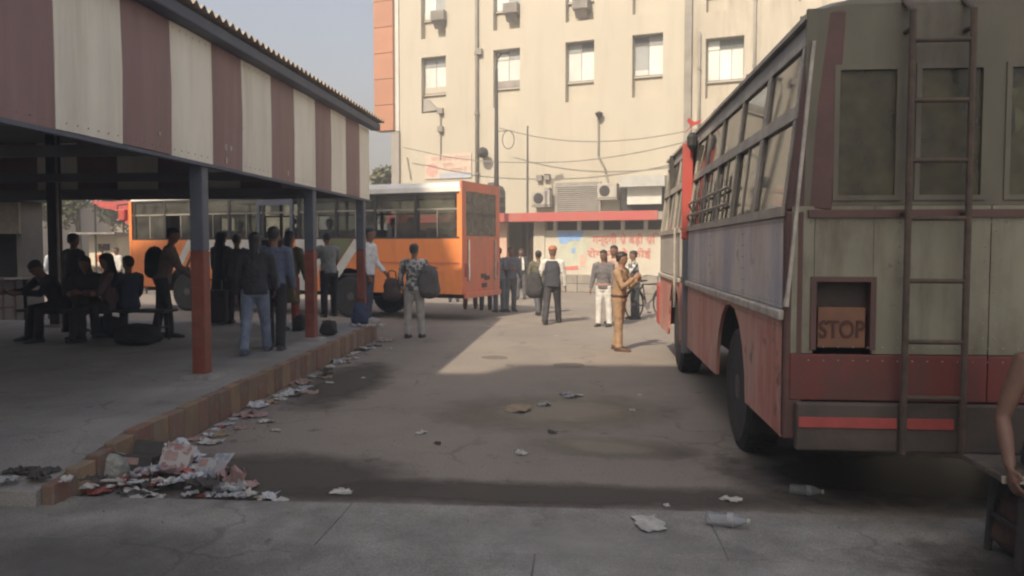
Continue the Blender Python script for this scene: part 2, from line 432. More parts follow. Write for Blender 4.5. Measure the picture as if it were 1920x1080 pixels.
# fascias round the other three sides
def side_panels(x0, y0, x1, y1, n, nrm):
    for k in range(n):
        a = Vector((x0, y0, 0)).lerp(Vector((x1, y1, 0)), k / n); c = Vector((x0, y0, 0)).lerp(Vector((x1, y1, 0)), (k + 1) / n)
        e = (c - a).normalized() * 0.003; d = Vector(nrm) * 0.03
        zb = 2.63
        MB().prism([(a.x + e.x, a.y + e.y, zb), (c.x - e.x, c.y - e.y, zb), (c.x - e.x, c.y - e.y, ZT), (a.x + e.x, a.y + e.y, ZT)], d).build(
            "fascia_panel", M_cream_f if k % 2 else M_maroon, sh, SH)
side_panels(-4.0, 14.52, -12.0, 14.52, 10, (0, -1, 0))
side_panels(-12.0, 14.45, -12.0, 3.4, 14, (1, 0, 0))
side_panels(-12.0, 3.34, -4.0, 3.34, 10, (0, 1, 0))
# gutter under the sheet edge
MB().box(-3.955, -3.78, 3.1, 14.72, 3.826, 3.95).build("gutter", M_gutter, sh, SH, bevel=0.015)
MB().box(-3.99, -3.93, 3.2, 14.6, 2.50, 2.535).build("bottom_rail", M_gutter, sh, SH)
MB().box(-12.0, -4.0, 14.42, 14.48, 2.56, 2.64).build("end_beam", M_ceil, sh, SH)
# corrugated sheet
b = MB(); per = 0.16; yy0, yy1 = 3.0, 14.78; n = int((yy1 - yy0) / per * 6)
for k in range(n + 1):
    yv = yy0 + (yy1 - yy0) * k / n
    wv = 0.028 * math.sin(2 * math.pi * (yv - yy0) / per)
    jag = 0.0
    for (x, z) in ((-3.72, 4.005), (-8.0, 3.93), (-12.3, 4.0)):
        b.v.append((x + jag, yv, z + wv)); b.v.append((x + jag, yv, z + wv - 0.008))
for k in range(n):
    a = k * 6; c = a + 6
    b.f += [(a, c, c + 2, a + 2), (a + 2, c + 2, c + 4, a + 4), (a + 1, a + 3, c + 3, c + 1), (a + 3, a + 5, c + 5, c + 3), (a, a + 1, c + 1, c), (a + 4, c + 4, c + 5, a + 5)]
b.build("roof_sheet", M_tin, sh, SH)
for xx in (-4.2, -8.0, -11.7):
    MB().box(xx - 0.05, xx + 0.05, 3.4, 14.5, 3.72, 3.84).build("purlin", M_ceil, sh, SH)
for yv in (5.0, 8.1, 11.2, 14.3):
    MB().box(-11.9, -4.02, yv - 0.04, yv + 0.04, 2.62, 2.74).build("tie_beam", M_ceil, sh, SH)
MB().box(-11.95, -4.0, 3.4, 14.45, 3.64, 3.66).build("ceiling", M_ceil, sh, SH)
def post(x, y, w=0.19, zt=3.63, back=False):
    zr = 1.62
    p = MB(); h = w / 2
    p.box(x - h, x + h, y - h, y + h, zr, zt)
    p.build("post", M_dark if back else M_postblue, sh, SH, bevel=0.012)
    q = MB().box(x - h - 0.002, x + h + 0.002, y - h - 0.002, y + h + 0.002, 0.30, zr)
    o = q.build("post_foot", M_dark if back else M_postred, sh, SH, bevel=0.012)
    f = MB(); f.hexa([(x - .2, y - .2, .275), (x + .2, y - .2, .275), (x + .2, y + .2, .275), (x - .2, y + .2, .275),
                      (x - .14, y - .14, .325), (x + .14, y - .14, .325), (x + .14, y + .14, .325), (x - .14, y + .14, .325)])
    f.build("footing", M_plat, sh, SH, bevel=0.02)
for yv in (4.55, 8.12, 11.55, 14.25): post(-4.035, yv, 0.145)
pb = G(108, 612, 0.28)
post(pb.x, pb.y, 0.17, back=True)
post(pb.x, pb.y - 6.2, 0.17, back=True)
MB().box(pb.x + 0.10, pb.x + 0.13, pb.y - 0.1, pb.y - 0.07, 0.3, 3.6).build("conduit", M_steel, sh, SH)

# ================================================================== TERMINAL BEHIND THE VIEWER (unseen, sized to cast the shade over the near yard)
tb = structure(root("unseen_shade_hall", (0, -12, 0)))
M_unseen_hall = mat("unseen_hall_plaster", (0.55, 0.50, 0.42), (0.48, 0.43, 0.36), 0.6, 0.9)
HO = (0, -12, 0)
MB().box(-45, -15.7, -32, -7.7, 0.0, 30).build("shade_tower", M_unseen_hall, tb, HO)  # unseen tower added to put the orange bus in shade
MB().box(-15.69, -10.85, -30, -11.65, 0.0, 22).build("wall", M_unseen_hall, tb, HO)  # unseen wall, there to cast shade over the near yard
MB().hexa([(-10.84, -30, 0), (-3.6, -30, 0), (-3.6, -10.45, 0), (-10.84, -10.75, 0), (-10.84, -30, 22), (-3.6, -30, 22), (-3.6, -10.45, 22), (-10.84, -10.75, 22)]).build("wall", M_unseen_hall, tb, HO)  # unseen wall, there to cast shade over the near yard

# ================================================================== OFFICE BUILDING
BA = R(-18.0)
B0 = atY(790, 465, 36.0); B0.z = 0
BU = Vector((math.cos(BA), math.sin(BA), 0)); BV = Vector((-math.sin(BA), math.cos(BA), 0))
def fac(px, py, v=0.0):
    p = onplane(px, py, B0 + BV * v, BV); d = p - B0
    return d.dot(BU), p.z
M_wall = mat("office_cream", (0.47, 0.432, 0.352), (0.44, 0.403, 0.325), 0.35, 0.9, 0.1, 12, stretch=(1, 1, 0.5), c3=(0.42, 0.37, 0.285), s3=0.25, f3=0.5, streak=(0.30, 0.26, 0.20), sk=(1.6, 1.6, .22), ss=.9, sf=.3)
M_wall2 = mat("office_cream_stained", (0.47, 0.428, 0.345), (0.40, 0.362, 0.29), 1.1, 0.9, 0.1, 12, stretch=(1, 1, 0.22), c3=(0.33, 0.28, 0.21), s3=0.9, f3=0.65, streak=(0.20, 0.17, 0.13), sk=(2.2, 2.2, .25), ss=1.0, sf=.6)
M_clad = mat("brown_cladding", (0.40, 0.185, 0.105), (0.36, 0.165, 0.095), 1.2, 0.5, rand=0.05)
M_acgrey = mat("unit_beige", (0.42, 0.39, 0.34), (0.34, 0.31, 0.27), 2, 0.6)
M_white = mat("white_trim", (0.60, 0.585, 0.54), (0.52, 0.50, 0.45), 2, 0.7)
M_pane2 = mat("grey_pane", (0.36, 0.37, 0.36), (0.28, 0.29, 0.285), 1.5, 0.2)  # plain grey pane, mixed in at random
M_pane3 = mat("dark_pane", (0.10, 0.105, 0.105), (0.14, 0.145, 0.14), 1.5, 0.12)
M_pane = mat("curtained_pane", (0.66, 0.68, 0.64), (0.58, 0.60, 0.56), 1.5, 0.25, rand=0.1)
M_frame = mat("window_frame_grey", (0.30, 0.28, 0.25), (0.22, 0.20, 0.18), 3, 0.6)
M_pipe = mat("grey_pipe", (0.27, 0.245, 0.21), (0.20, 0.185, 0.16), 2, 0.7)
M_concrete = mat("grey_concrete", (0.26, 0.24, 0.215), (0.34, 0.315, 0.28), 1.4, 0.9, 0.2)
bld = root("office_building", B0, "tall cream office building with rows of recessed windows behind the yard", "building", rz=BA)
UL, UR, ZTOP = fac(748, 100)[0], 24.0, 17.0
cols_u = [fac(x, 150)[0] for x in (790, 925, 1060, 1185)]
NW = 1.25
u_pipe = fac(1291, 100)[0]
u5 = fac(1323, 100)[0]
niches = []
for k, u in enumerate(cols_u):
    for (z0, z1) in ((7.72, 10.2), (11.02, 13.5), (14.3, 16.8)): niches.append((u, u + NW, z0, z1))
zt5 = fac(1350, 70)[1]
for uu in (u5, u5 + 3.4, u5 + 6.8):
    for q in (0, 1, 2): niches.append((uu, uu + 1.45, zt5 - 2.3 + 3.3 * q, zt5 + 3.3 * q))
us = sorted(set([UL, UR] + [n[0] for n in niches] + [n[1] for n in niches] + [u_pipe]))
zs = sorted(set([0.0, ZTOP] + [n[2] for n in niches] + [n[3] for n in niches]))
wl, wr = MB(), MB(); DP = 0.34
def quad(m, pts): m.add(pts, [tuple(range(len(pts)))])
for i in range(len(us) - 1):
    for j in range(len(zs) - 1):
        cu_, cz_ = (us[i] + us[i + 1]) / 2, (zs[j] + zs[j + 1]) / 2
        if any(n[0] < cu_ < n[1] and n[2] < cz_ < n[3] for n in niches): continue
        quad(wl if cu_ < u_pipe else wr, [(us[i], 0, zs[j]), (us[i + 1], 0, zs[j]), (us[i + 1], 0, zs[j + 1]), (us[i], 0, zs[j + 1])])
for (a, c, z0, z1) in niches:
    m = wl if a < u_pipe else wr
    quad(m, [(a, 0, z0), (a, DP, z0), (a, DP, z1), (a, 0, z1)]); quad(m, [(c, 0, z0), (c, 0, z1), (c, DP, z1), (c, DP, z0)])
    quad(m, [(a, 0, z1), (a, DP, z1), (c, DP, z1), (c, 0, z1)]); quad(m, [(a, 0, z0), (c, 0, z0), (c, DP, z0), (a, DP, z0)])
    zw = z1 - 1.62
    quad(m, [(a, DP, z0), (c, DP, z0), (c, DP, zw), (a, DP, zw)])
for m, x0, x1 in ((wl, UL, u_pipe), (wr, u_pipe, UR)):
    quad(m, [(x0, 0, ZTOP), (x1, 0, ZTOP), (x1, 12, ZTOP), (x0, 12, ZTOP)])
    quad(m, [(x0, 12, 0), (x0, 12, ZTOP), (x1, 12, ZTOP), (x1, 12, 0)])
quad(wl, [(UL, 0, 0), (UL, 0, ZTOP), (UL, 12, ZTOP), (UL, 12, 0)]); quad(wr, [(UR, 0, 0), (UR, 12, 0), (UR, 12, ZTOP), (UR, 0, ZTOP)])
wl.build("wall", M_wall, bld); wr.build("wall", M_wall2, bld)
def window(a, c, z0, z1, cols=2, transom=True):
    f = MB(); w = 0.05; y0, y1 = DP - 0.06, DP - 0.012
    f.box(a + .004, a + w, y0, y1, z0, z1 - .004); f.box(c - w, c - .004, y0, y1, z0, z1 - .004)
    f.box(a + w, c - w, y0, y1, z0, z0 + w); f.box(a + w, c - w, y0, y1, z1 - w, z1 - .004)
    o = f.build("window", M_frame, bld)
    zt = z1 - 0.42 if transom else z1 - w
    iw = (c - a - 2 * w) / cols
    for k in range(cols):
        x0 = a + w + iw * k
        MB().box(x0 + .012, x0 + iw - .012, DP - 0.045, DP - 0.03, z0 + w + .006, zt - .015).build("pane", random.choice([M_pane, M_pane, M_pane, M_pane2]), o)
        if transom: MB().box(x0 + .012, x0 + iw - .012, DP - 0.045, DP - 0.03, zt + .03, z1 - w - .006).build("pane", random.choice([M_pane, M_pane2, M_pane2, M_pane3]), o)
    if transom: MB().box(a + w, c - w, y0 + .01, y1, zt - .012, zt + .026).build("transom", M_frame, o)
    if random.random() < .5: MB().box(a + w + .01, a + w + iw * random.choice([1, cols]) - .01, DP - .075, DP - .061, z0 + w, z0 + w + random.uniform(.15, .45)).build("board", random.choice([M_wall, M_white, M_frame]), o)
    MB().box(a + .002, c - .002, DP - 0.10, DP - 0.002, z0 - 0.05, z0 - .003).build("sill", M_wall, o)
    # wall behind the glazing
    MB().box(a, c, DP + .004, DP + .05, z0, z1).build("backing", mat("room_dark", (0.3, 0.3, 0.28)), o)
for (a, c, z0, z1) in niches:
    if z1 - 1.6 < 15.8: window(a, c, z1 - 1.62, z1, 2 if a < u_pipe else 3, True)
# brown clad fin on the left edge, panel by panel
ua, uc = fac(706, 100)[0], UL - 0.18
zb_ = fac(720, 247)[1]; z = zb_; hp = 1.17
while z < ZTOP:
    MB().box(ua, uc, -0.25, 0.35, z + 0.012, z + hp - 0.012).build("cladding_panel", M_clad, bld, bevel=0.008); z += hp
MB().box(ua + .03, uc - .03, -0.2, 0.3, zb_ + .02, ZTOP).build("cladding_core", M_dark, bld)
MB().box(uc + .002, UL + .02, -0.08, 0.3, zb_, ZTOP).build("edge_strip", M_white, bld)
MB().box(fac(737, 300)[0], UL + .05, -0.15, 0.5, 0.0, zb_ - .03).build("corner_pillar", M_concrete, bld)
# pipes
def vpipe(px, y0, y1, r=0.07, v=-0.1, m=M_pipe, name="downpipe"):
    u, zt = fac(px, y0, v); _, zb = fac(px, y1, v)
    p = MB(); p.tube([(u, v, zb), (u, v, zt)], r, 8); o = p.build(name, m, bld, smooth=True)
    z = zb + 1.5
    while z < zt - .3:
        MB().lathe([(r * 1.45, 0), (r * 1.45, .12)], (u, v, z), n=8).build("pipe_collar", m, o); z += 2.6
    return o
vpipe(893, -140, 392, 0.075)
MB().box(u_pipe - .13, u_pipe + .15, -0.18, -.004, 4.0, ZTOP).build("duct", M_pipe, bld)
vpipe(1312, 60, 330, 0.05)
vpipe(1418, -100, 330, 0.05)
# window air conditioners
def ac_window(px, py):
    u, z = fac(px, py, -0.2)
    o = MB().box(u - .33, u + .33, -0.32, DP - .07, z - .2, z + .24).build("air_conditioner", M_frame, bld, bevel=0.02)
    for k in range(5): MB().box(u - .28, u + .28, -.335, -.322, z - .15 + k * .075, z - .12 + k * .075).build("grille_bar", M_pipe, o)
    MB().add([(u - .25, -.28, z - .21), (u + .25, -.28, z - .21), (u + .25, -.004, z - .21), (u - .25, -.004, z - .21), (u - .25, -.004, z - .5), (u + .25, -.004, z - .5)],
             [(0, 1, 2, 3), (3, 2, 5, 4), (0, 3, 4), (1, 5, 2), (0, 4, 5, 1)]).build("bracket", M_pipe, o)
for p in ((821, 30), (957, 16), (1088, 8)): ac_window(*p)
# broken shade under the first window
u, z = fac(792, 195); MB().hexa([(u, .06, z - .35), (u + .75, .06, z - .3), (u + .75, DP - .01, z - .3), (u, DP - .01, z - .35), (u, .1, z + .25), (u + .2, .1, z + .2), (u + .2, DP - .01, z + .2), (u, DP - .01, z + .25)]).build("sagging_shade", M_concrete, bld)
# stains of damp: small wall boxes, lamps and conduits
def wall_box(px, py, s=.16):
    u, z = fac(px, py, -.1); MB().box(u - s, u + s, -.2, -.004, z - s, z + s).build("junction_box", M_frame, bld, bevel=.02)
for p in ((899, 97), (908, 289), (826, 208), (826, 242)): wall_box(*p, s=.13)
def conduit(pts, r=.03):
    q = []
    for (x, y) in pts:
        u, z = fac(x, y, -.06); q.append((u, -.06, z))
    MB().tube(q, r, 6).build("conduit", M_pipe, bld)
conduit([(1122, 218), (1122, 292), (1134, 315), (1141, 345)], .045)
conduit([(826, 212), (826, 300)], .03)
conduit([(763, 295), (770, 335)], .03)
u, z = fac(1122, 214, -.3); MB().lathe([(.05, -.15), (.16, 0), (.16, .06), (.05, .12)], (u, -.2, z), n=10).build("wall_lamp", M_dark, bld)
u, z = fac(908, 287, -.3); MB().lathe([(.08, -.2), (.24, 0), (.24, .1), (.08, .2)], (u, -.5, z), axis='y', n=12).build("loudspeaker", M_dark, bld)
# upper-floor shop openings over the red canopy: shutter and pale awning
def fbox(name, x0, x1, y0, y1, v0, v1, m, parent=bld, bevel=0.0):
    ua_, zt_ = fac(x0, y0, v0); ub_, zb2 = fac(x1, y1, v0)
    return MB().box(ua_, ub_, v0, v1, zb2, zt_).build(name, m, parent, bevel=bevel)
shf = fbox("shutter_frame", 1040, 1126, 343, 400, -.12, -.004, M_frame)
ua_, zt_ = fac(1045, 349, -.15); ub_, zb2 = fac(1121, 400, -.15)
nsl = 14
M_shut = mat("shutter_grey", (0.27, 0.255, 0.23), (0.33, 0.31, 0.28), 3, 0.5, metal=0.3)
for k in range(nsl):
    z0 = zb2 + (zt_ - zb2) * k / nsl; z1 = zb2 + (zt_ - zb2) * (k + 1) / nsl
    MB().add([(ua_, -.126, z0), (ub_, -.126, z0), (ub_, -.155, (z0 + z1) / 2), (ua_, -.155, (z0 + z1) / 2), (ua_, -.126, z1 - .01), (ub_, -.126, z1 - .01)],
             [(0, 1, 2, 3), (3, 2, 5, 4)]).build("shutter_slat", M_shut, shf)
fbox("opening_dark", 1163, 1245, 350, 400, -.06, -.004, M_dark)
fbox("signboard", 1176, 1240, 347, 382, -.5, -.42, M_white)
fbox("awning_sheet", 1162, 1246, 331, 348, -.9, -.1, mat("awning_sheet", (0.45, 0.45, 0.42), (0.36, 0.36, 0.33), 2, 0.6))
def ac_out(px, py):
    u, z = fac(px, py, -.4)
    o = MB().box(u - .4, u + .4, -.55, -.15, z - .28, z + .3).build("outdoor_unit", M_acgrey, bld, bevel=.02)
    MB().lathe([(.22, -.02), (.22, .0)], (u - .1, -.555, z), axis='y', n=16).build("fan_guard", M_dark, o)
    MB().box(u - .42, u + .42, -.55, -.004, z - .36, z - .29).build("bracket", M_frame, o)
ac_out(1016, 372); ac_out(1140, 358)
for p in ((1012, 334), (1026, 332), (1027, 358)): wall_box(*p, s=.13)

# banner on the wall
M_pink = mat("banner_pink", (0.56, 0.29, 0.26), (0.54, 0.36, 0.31), 6, 0.7)
M_paleblue = mat("banner_blue", (0.36, 0.40, 0.48), (0.44, 0.45, 0.46), 6, 0.7)
M_palepink = mat("banner_pale", (0.56, 0.47, 0.38), (0.52, 0.42, 0.34), 5, 0.7)
u0, zt_ = fac(797, 291, -.03); u1, zb2 = fac(884, 333, -.03)
ban = root("wall_banner", B0 + BU * ((u0 + u1) / 2) - BV * .03 + Vector((0, 0, (zt_ + zb2) / 2)), "faded pink and blue printed banner on the cream wall above the orange bus", "banner", rz=BA)
w_, h_ = (u1 - u0) / 2, (zt_ - zb2) / 2
MB().box(-w_, w_, -.02, .02, -h_, h_).build("sheet", M_palepink, ban)
MB().box(-w_ * .35, w_, -.026, -.021, -h_, -h_ * .55).build("blue_band", M_paleblue, ban)
MB().lathe([(h_ * .55, 0), (h_ * .55, .006)], (-w_ * .68, -.029, -h_ * .25), axis='y', n=18).build("round_emblem", M_pink, ban)
FX = Matrix.Rotation(R(90), 4, 'X')
writing("lettering", "जन सेवा केन्द्र", h_ * .5, M_pink, ban, Matrix.Translation((w_ * .1, -.027, h_ * .62)) @ FX, xs=1.25)
writing("lettering", "सुविधा", h_ * .4, M_pink, ban, Matrix.Translation((w_ * .0, -.027, h_ * .12)) @ FX)
writing("lettering", "उपलब्ध है", h_ * .4, M_pink, ban, Matrix.Translation((w_ * .45, -.027, -h_ * .3)) @ FX)

# ------------------------------------------------------------------ low block with the red canopy and the painted wall
LV = -3.2
def lfac(px, py, v=LV): return fac(px, py, v)
M_lowall = mat("painted_wall_cream", (0.55, 0.51, 0.42), (0.48, 0.44, 0.36), 1.5, 0.9, 0.15, c3=(0.45, 0.40, 0.31), s3=0.8, f3=0.5)
M_redband = mat("canopy_red", (0.44, 0.09, 0.085), (0.40, 0.12, 0.10), 1.6, 0.55, c3=(0.42, 0.17, 0.13), s3=1.0, f3=0.5)
M_plinth = mat("plinth_stone", (0.23, 0.205, 0.175), (0.31, 0.28, 0.24), 3, 0.9, 0.4, rand=0.08)
uL, _ = lfac(905, 500); uR, _ = lfac(1240, 500); uD0, _ = lfac(950, 500); uD1, _ = lfac(1000, 500)
zc1 = lfac(1100, 397, LV - .6)[1]; zc0 = lfac(1100, 413, LV - .6)[1]; zw1 = lfac(1150, 431)[1]; zp = lfac(1150, 516)[1]
low = root("ticket_office", B0 + BU * ((uL + uR) / 2) + BV * LV, "low ticket office with red canopy edge and painted wall below the cream building", "building", rz=BA)
def L_(u): return u - (uL + uR) / 2
uR2 = uR + 4.5
MB().box(L_(uD1), L_(uR), 0, .2, zp, zw1).build("wall", M_lowall, low)
MB().box(L_(uL) - 4, L_(uD0), 0, .2, 0, zc0 - .02).build("wall", mat("office_pink", (0.62, 0.43, 0.33), (0.56, 0.38, 0.29), 2, 0.9), low)
MB().box(L_(uD0), L_(uD1), 1.6, 1.7, 0, zc0).build("back_wall", mat("room_grey", (0.16, 0.15, 0.14), (0.12, 0.115, 0.11), 2, 0.9), low)
MB().box(L_(uD1), L_(uR), .9, 1.0, zw1, zc0).build("clerestory_back", mat("recess_brown", (0.17, 0.135, 0.11)), low)
MB().box(L_(uL) - 4, L_(uR2), -.6, 3.1, zc0, zc1 - .03).build("canopy_slab", M_concrete, low)
MB().box(L_(uL) - 4, L_(uR), -.66, -.604, zc0 - .02, zc1).build("canopy_edge", M_redband, low, bevel=.01)
for px in (1040, 1085, 1127, 1167, 1210):
    u, _ = lfac(px, 425); MB().box(L_(u) - .07, L_(u) + .07, .02, .16, zw1 + .002, zc0 - .002).build("stub_column", M_white, low)
u, _ = lfac(1012, 430); MB().box(L_(u) - .22, L_(u) + .22, -.06, .24, 0, zc0 - .002).build("pilaster", M_lowall, low)
# door leaf and arch shape inside the opening
ua_, _ = lfac(964, 460); ub_, _ = lfac(984, 460); zt_ = lfac(974, 440)[1]
rings = [(L_(ua_), 1.57, 0)] + [(L_((ua_ + ub_) / 2) - math.cos(math.pi * k / 8) * (ub_ - ua_) / 2, 1.57, zt_ - .35 + .35 * math.sin(math.pi * k / 8)) for k in range(9)] + [(L_(ub_), 1.57, 0)]
MB().prism(rings, (0, .025, 0)).build("arched_door", mat("door_pale_pink", (0.66, 0.50, 0.42), (0.60, 0.44, 0.36), 3, 0.7), low)
# plinth of stones
x = L_(uD1) + .05; 
while x < L_(uR2):
    w = random.uniform(.45, .8); 
    for (za, zb) in ((0.0, zp * .5), (zp * .5, zp)):
        o_ = random.uniform(-.03, .03)
        MB().box(x + .008, x + w - .008, -.33 + o_, .19, za + .006, zb - .006).build("plinth_stone", M_plinth, low, bevel=.015)
    x += w
# painted mural and slogan on the wall
M_mblue = mat("mural_blue", (0.20, 0.36, 0.66), (0.28, 0.44, 0.70), 3, 0.85)
M_mred = mat("slogan_red", (0.58, 0.16, 0.13), (0.54, 0.22, 0.18), 5, 0.85)
M_mgreen = mat("mural_grey_green", (0.42, 0.45, 0.36), (0.52, 0.52, 0.42), 2.5, 0.85)
M_mpink = mat("mural_pink", (0.62, 0.36, 0.30), (0.60, 0.44, 0.36), 3, 0.85)
def poly(name, pts, m, v=-.012, d=.008):
    q = []
    for (x, y) in pts:
        u, z = lfac(x, y, LV + v); q.append((L_(u), v, z))
    MB().prism(q, (0, d, 0)).build(name, m, low)
poly("mural_ground", [(1044, 434), (1100, 433), (1100, 500), (1052, 508), (1047, 470)], M_mgreen, -.008, .006)
poly("mural_sky", [(1043, 435), (1096, 433), (1086, 452), (1078, 450), (1068, 452), (1060, 458), (1050, 456)], M_mblue, -.014)
poly("mural_figure", [(1072, 466), (1079, 464), (1078, 474), (1071, 475)], M_mblue, -.016)
poly("mural_border", [(1056, 500), (1084, 498), (1084, 505), (1058, 507)], M_mred, -.014)
poly("mural_border", [(1086, 478), (1097, 476), (1098, 499), (1087, 500)], M_mpink, -.014)
def slogan(s, cx, cy, hpx, wid):
    u, z = lfac(cx, cy, LV - .01); 
    o = writing("slogan", s, 1.0, M_mred, low, Matrix.Translation((0, 0, 0)))
    bb = [Vector(c) for c in o.bound_box]; w = max(c.x for c in bb) - min(c.x for c in bb); h = max(c.y for c in bb) - min(c.y for c in bb)
    cxm = (max(c.x for c in bb) + min(c.x for c in bb)) / 2; cym = (max(c.y for c in bb) + min(c.y for c in bb)) / 2
    ua, _ = lfac(cx - wid / 2, cy); ub, _ = lfac(cx + wid / 2, cy)
    za = lfac(cx, cy + hpx / 2)[1]; zb = lfac(cx, cy - hpx / 2)[1]
    o.matrix_local = Matrix.Translation((L_(u), -.016, z)) @ FX @ Matrix.Diagonal(((ub - ua) / w, (zb - za) / h, 1, 1)) @ Matrix.Translation((-cxm, -cym, 0))
slogan("गन्दगी से बड़ी सि", 1173, 450, 26, 126)
slogan("रोग न हो कोई", 1160, 475, 20, 120)

# water tank on the low roof
u, _ = lfac(924, 380, LV + 1.2)
tank = tag(MB().lathe([(.50, 0), (.52, .1), (.52, .35), (.54, .37), (.52, .39), (.52, .72), (.54, .74), (.52, .76), (.52, 1.0), (.42, 1.2), (.2, 1.3), (.2, 1.36), (.03, 1.38)], B0 + BU * u + BV * (LV + 1.2) + Vector((0, 0, zc1 - .03)), n=24)
           .build("water_tank", mat("tank_black", (0.055, 0.052, 0.048), (0.085, 0.08, 0.072), 3, 0.5), off=B0 + BU * u + BV * (LV + 1.2) + Vector((0, 0, zc1 - .03)), smooth=True),
           "black plastic water tank with domed top on the low roof behind the orange bus", "water tank")

# lamp pole with its bracket, and a thinner pole
def wpt(px, py, v):
    u, z = fac(px, py, v); return B0 + BU * u + BV * v + Vector((0, 0, z))
def base0(px, v):
    p = wpt(px, 480, v); p.z = 0; return p
bp = base0(931, -4.6); tp = wpt(934, 128, -4.6)
lp = root("lamp_pole", bp, "tall dark lamp pole in front of the cream building behind the orange bus", "pole")
MB().tube([bp, bp + Vector((0, 0, 4)), Vector((bp.x, bp.y, tp.z))], [.10, .09, .055], 10).build("pole", M_dark, lp, bp, smooth=True)
t0 = Vector((bp.x, bp.y, tp.z)); 
MB().tube([t0, t0 + Vector((.05, 0, .35)), t0 + Vector((.22, -.1, .55))], .03, 6).build("arm", M_dark, lp, bp)
MB().box(t0.x + .12, t0.x + .5, t0.y - .2, t0.y - .02, t0.z + .5, t0.z + .6).build("lamp_head", M_dark, lp, bp, bevel=.03)
ringp = wpt(953, 262, -4.6); 
MB().tube([ringp + Vector((.22 * math.cos(2 * math.pi * k / 14), 0, .34 * math.sin(2 * math.pi * k / 14))) for k in range(14)], .015, 5, closed=True).build("wire_coil", M_dark, lp, bp)
MB().tube([Vector((bp.x, bp.y, ringp.z + .33)), ringp + Vector((0, 0, .33))], .015, 5).build("wire_tie", M_dark, lp, bp)
bp2 = base0(989, -2.2); tp2 = wpt(990, 236, -2.2)
tag(MB().tube([bp2 + Vector((0, 0, 0)), Vector((bp2.x, bp2.y, tp2.z))], [.06, .035], 8).build("thin_pole", M_pipe, off=bp2), "thin grey pole against the cream wall right of the lamp pole", "pole")
def wire(name, pts, v0, label):
    P = [wpt(x, y, v0) for (x, y) in pts]; c = []
    for i in range(len(P) - 1):
        for k in range(6): c.append(P[i].lerp(P[i + 1], k / 6))
    c.append(P[-1])
    for _ in range(6):
        c = [c[0]] + [(c[i - 1] + c[i] * 2 + c[i + 1]) / 4 for i in range(1, len(c) - 1)] + [c[-1]]
    tag(MB().tube([p - c[0] for p in c], .022, 5).build(name, M_pipe), label, "cable").location = c[0]
wire("overhead_cable", [(756, 276), (850, 297), (925, 304), (1000, 305), (1080, 303), (1180, 290), (1290, 266), (1420, 225)], -.7, "lower black cable sagging across the cream building")
wire("overhead_cable", [(936, 240), (1000, 256), (1060, 264), (1120, 266), (1200, 261), (1290, 246), (1420, 215)], -1.2, "upper black cable running from the lamp pole across the cream building")
# ================================================================== WHEELS
def wheel_mesh():
    t = MB(); R0, W0 = .50, .13
    pr = [(.30, -W0), (.36, -W0), (.44, -W0 - .01), (.485, -W0 + .015), (.50, -W0 + .05), (.50, W0 - .05), (.485, W0 - .015), (.44, W0 + .01), (.36, W0), (.30, W0)]
    t.lathe(pr, (0, 0, 0), axis='y', n=36)
    n = 40                                   # tread blocks
    for k in range(n):
        a = 2 * math.pi * k / n; c, s = math.cos(a), math.sin(a)
        for y0, y1 in ((-.115, -.02), (.02, .115)):
            a2 = a + .09; pts = []
            for (rr, yy) in ((.495, y0), (.495, y1), (.508, y1), (.508, y0)):
                pts.append((rr * s, yy, rr * c))
            e = Vector((.055 * c, 0, -.055 * s))
            t.prism(pts, e)
    r = MB(); r.lathe([(.30, -.10), (.30, -.06), (.27, -.055), (.25, .0), (.14, .02), (.14, .07), (.10, .10), (.04, .11)], (0, 0, 0), axis='y', n=28)
    for k in range(8):
        a = 2 * math.pi * k / 8; r.lathe([(.018, .0), (.018, .035)], (.19 * math.sin(a), .01, .19 * math.cos(a)), axis='y', n=6)
    return t.mesh("tyre"), r.mesh("rim")
TYRE, RIM = wheel_mesh()
TYRE.materials.append(M_black); RIM.materials.append(M_rim)
for me in (TYRE, RIM):
    for p in me.polygons: p.use_smooth = False
def wheel(parent, loc, rz, sc=1.0):
    w = piece("wheel", TYRE, None, parent, loc, (0, 0, rz), (sc, sc, sc))
    piece("rim", RIM, None, w, (0, 0.03, 0), (0, 0, 0))
    return w

# ================================================================== RED AND GREY BUS ON THE RIGHT
M_busred = mat("bus_red_faded", (0.46, 0.150, 0.115), (0.62, 0.345, 0.28), 2.0, 0.5, 0.25, 6, stretch=(1, 1, .5), lo=.42, hi=.60, c3=(0.24, 0.13, 0.10), s3=2.0, f3=.8, dist=.02, streak=(0.62, 0.42, 0.35), sk=(5, 5, .6), ss=1.6, sf=.7, spots=((0.12, 0.065, 0.05), 4.5, .85, .60))
M_busblue = mat("bus_grey_blue_faded", (0.31, 0.345, 0.41), (0.56, 0.53, 0.485), 1.9, 0.42, 0.25, 5, stretch=(1, 1, .5), lo=.42, hi=.58, c3=(0.42, 0.33, 0.27), s3=2.2, f3=.8, dist=.02, streak=(0.62, 0.58, 0.53), sk=(6, 6, .5), ss=1.5, sf=.75, spots=((0.15, 0.11, 0.10), 4.0, .8, .61))
M_busgreen = mat("bus_green_grey", (0.275, 0.262, 0.190), (0.225, 0.212, 0.152), 1.8, 0.62, 0.2, 6, stretch=(1, 1, .5), c3=(0.12, 0.10, 0.075), s3=2.5, f3=.7, dist=.02, streak=(0.11, 0.09, 0.066), sk=(4, 4, .5), ss=1.4, sf=.7, spots=((0.10, 0.08, 0.06), 7.0, .8, .66))
M_busredr = mat("bus_red_rear", (0.185, 0.042, 0.033), (0.14, 0.038, 0.031), 2, 0.55, 0.2, 6, c3=(0.10, 0.05, 0.04), s3=2, f3=.7, streak=(0.09, 0.05, 0.04), sk=(4, 4, .6), ss=1.4, sf=.7)
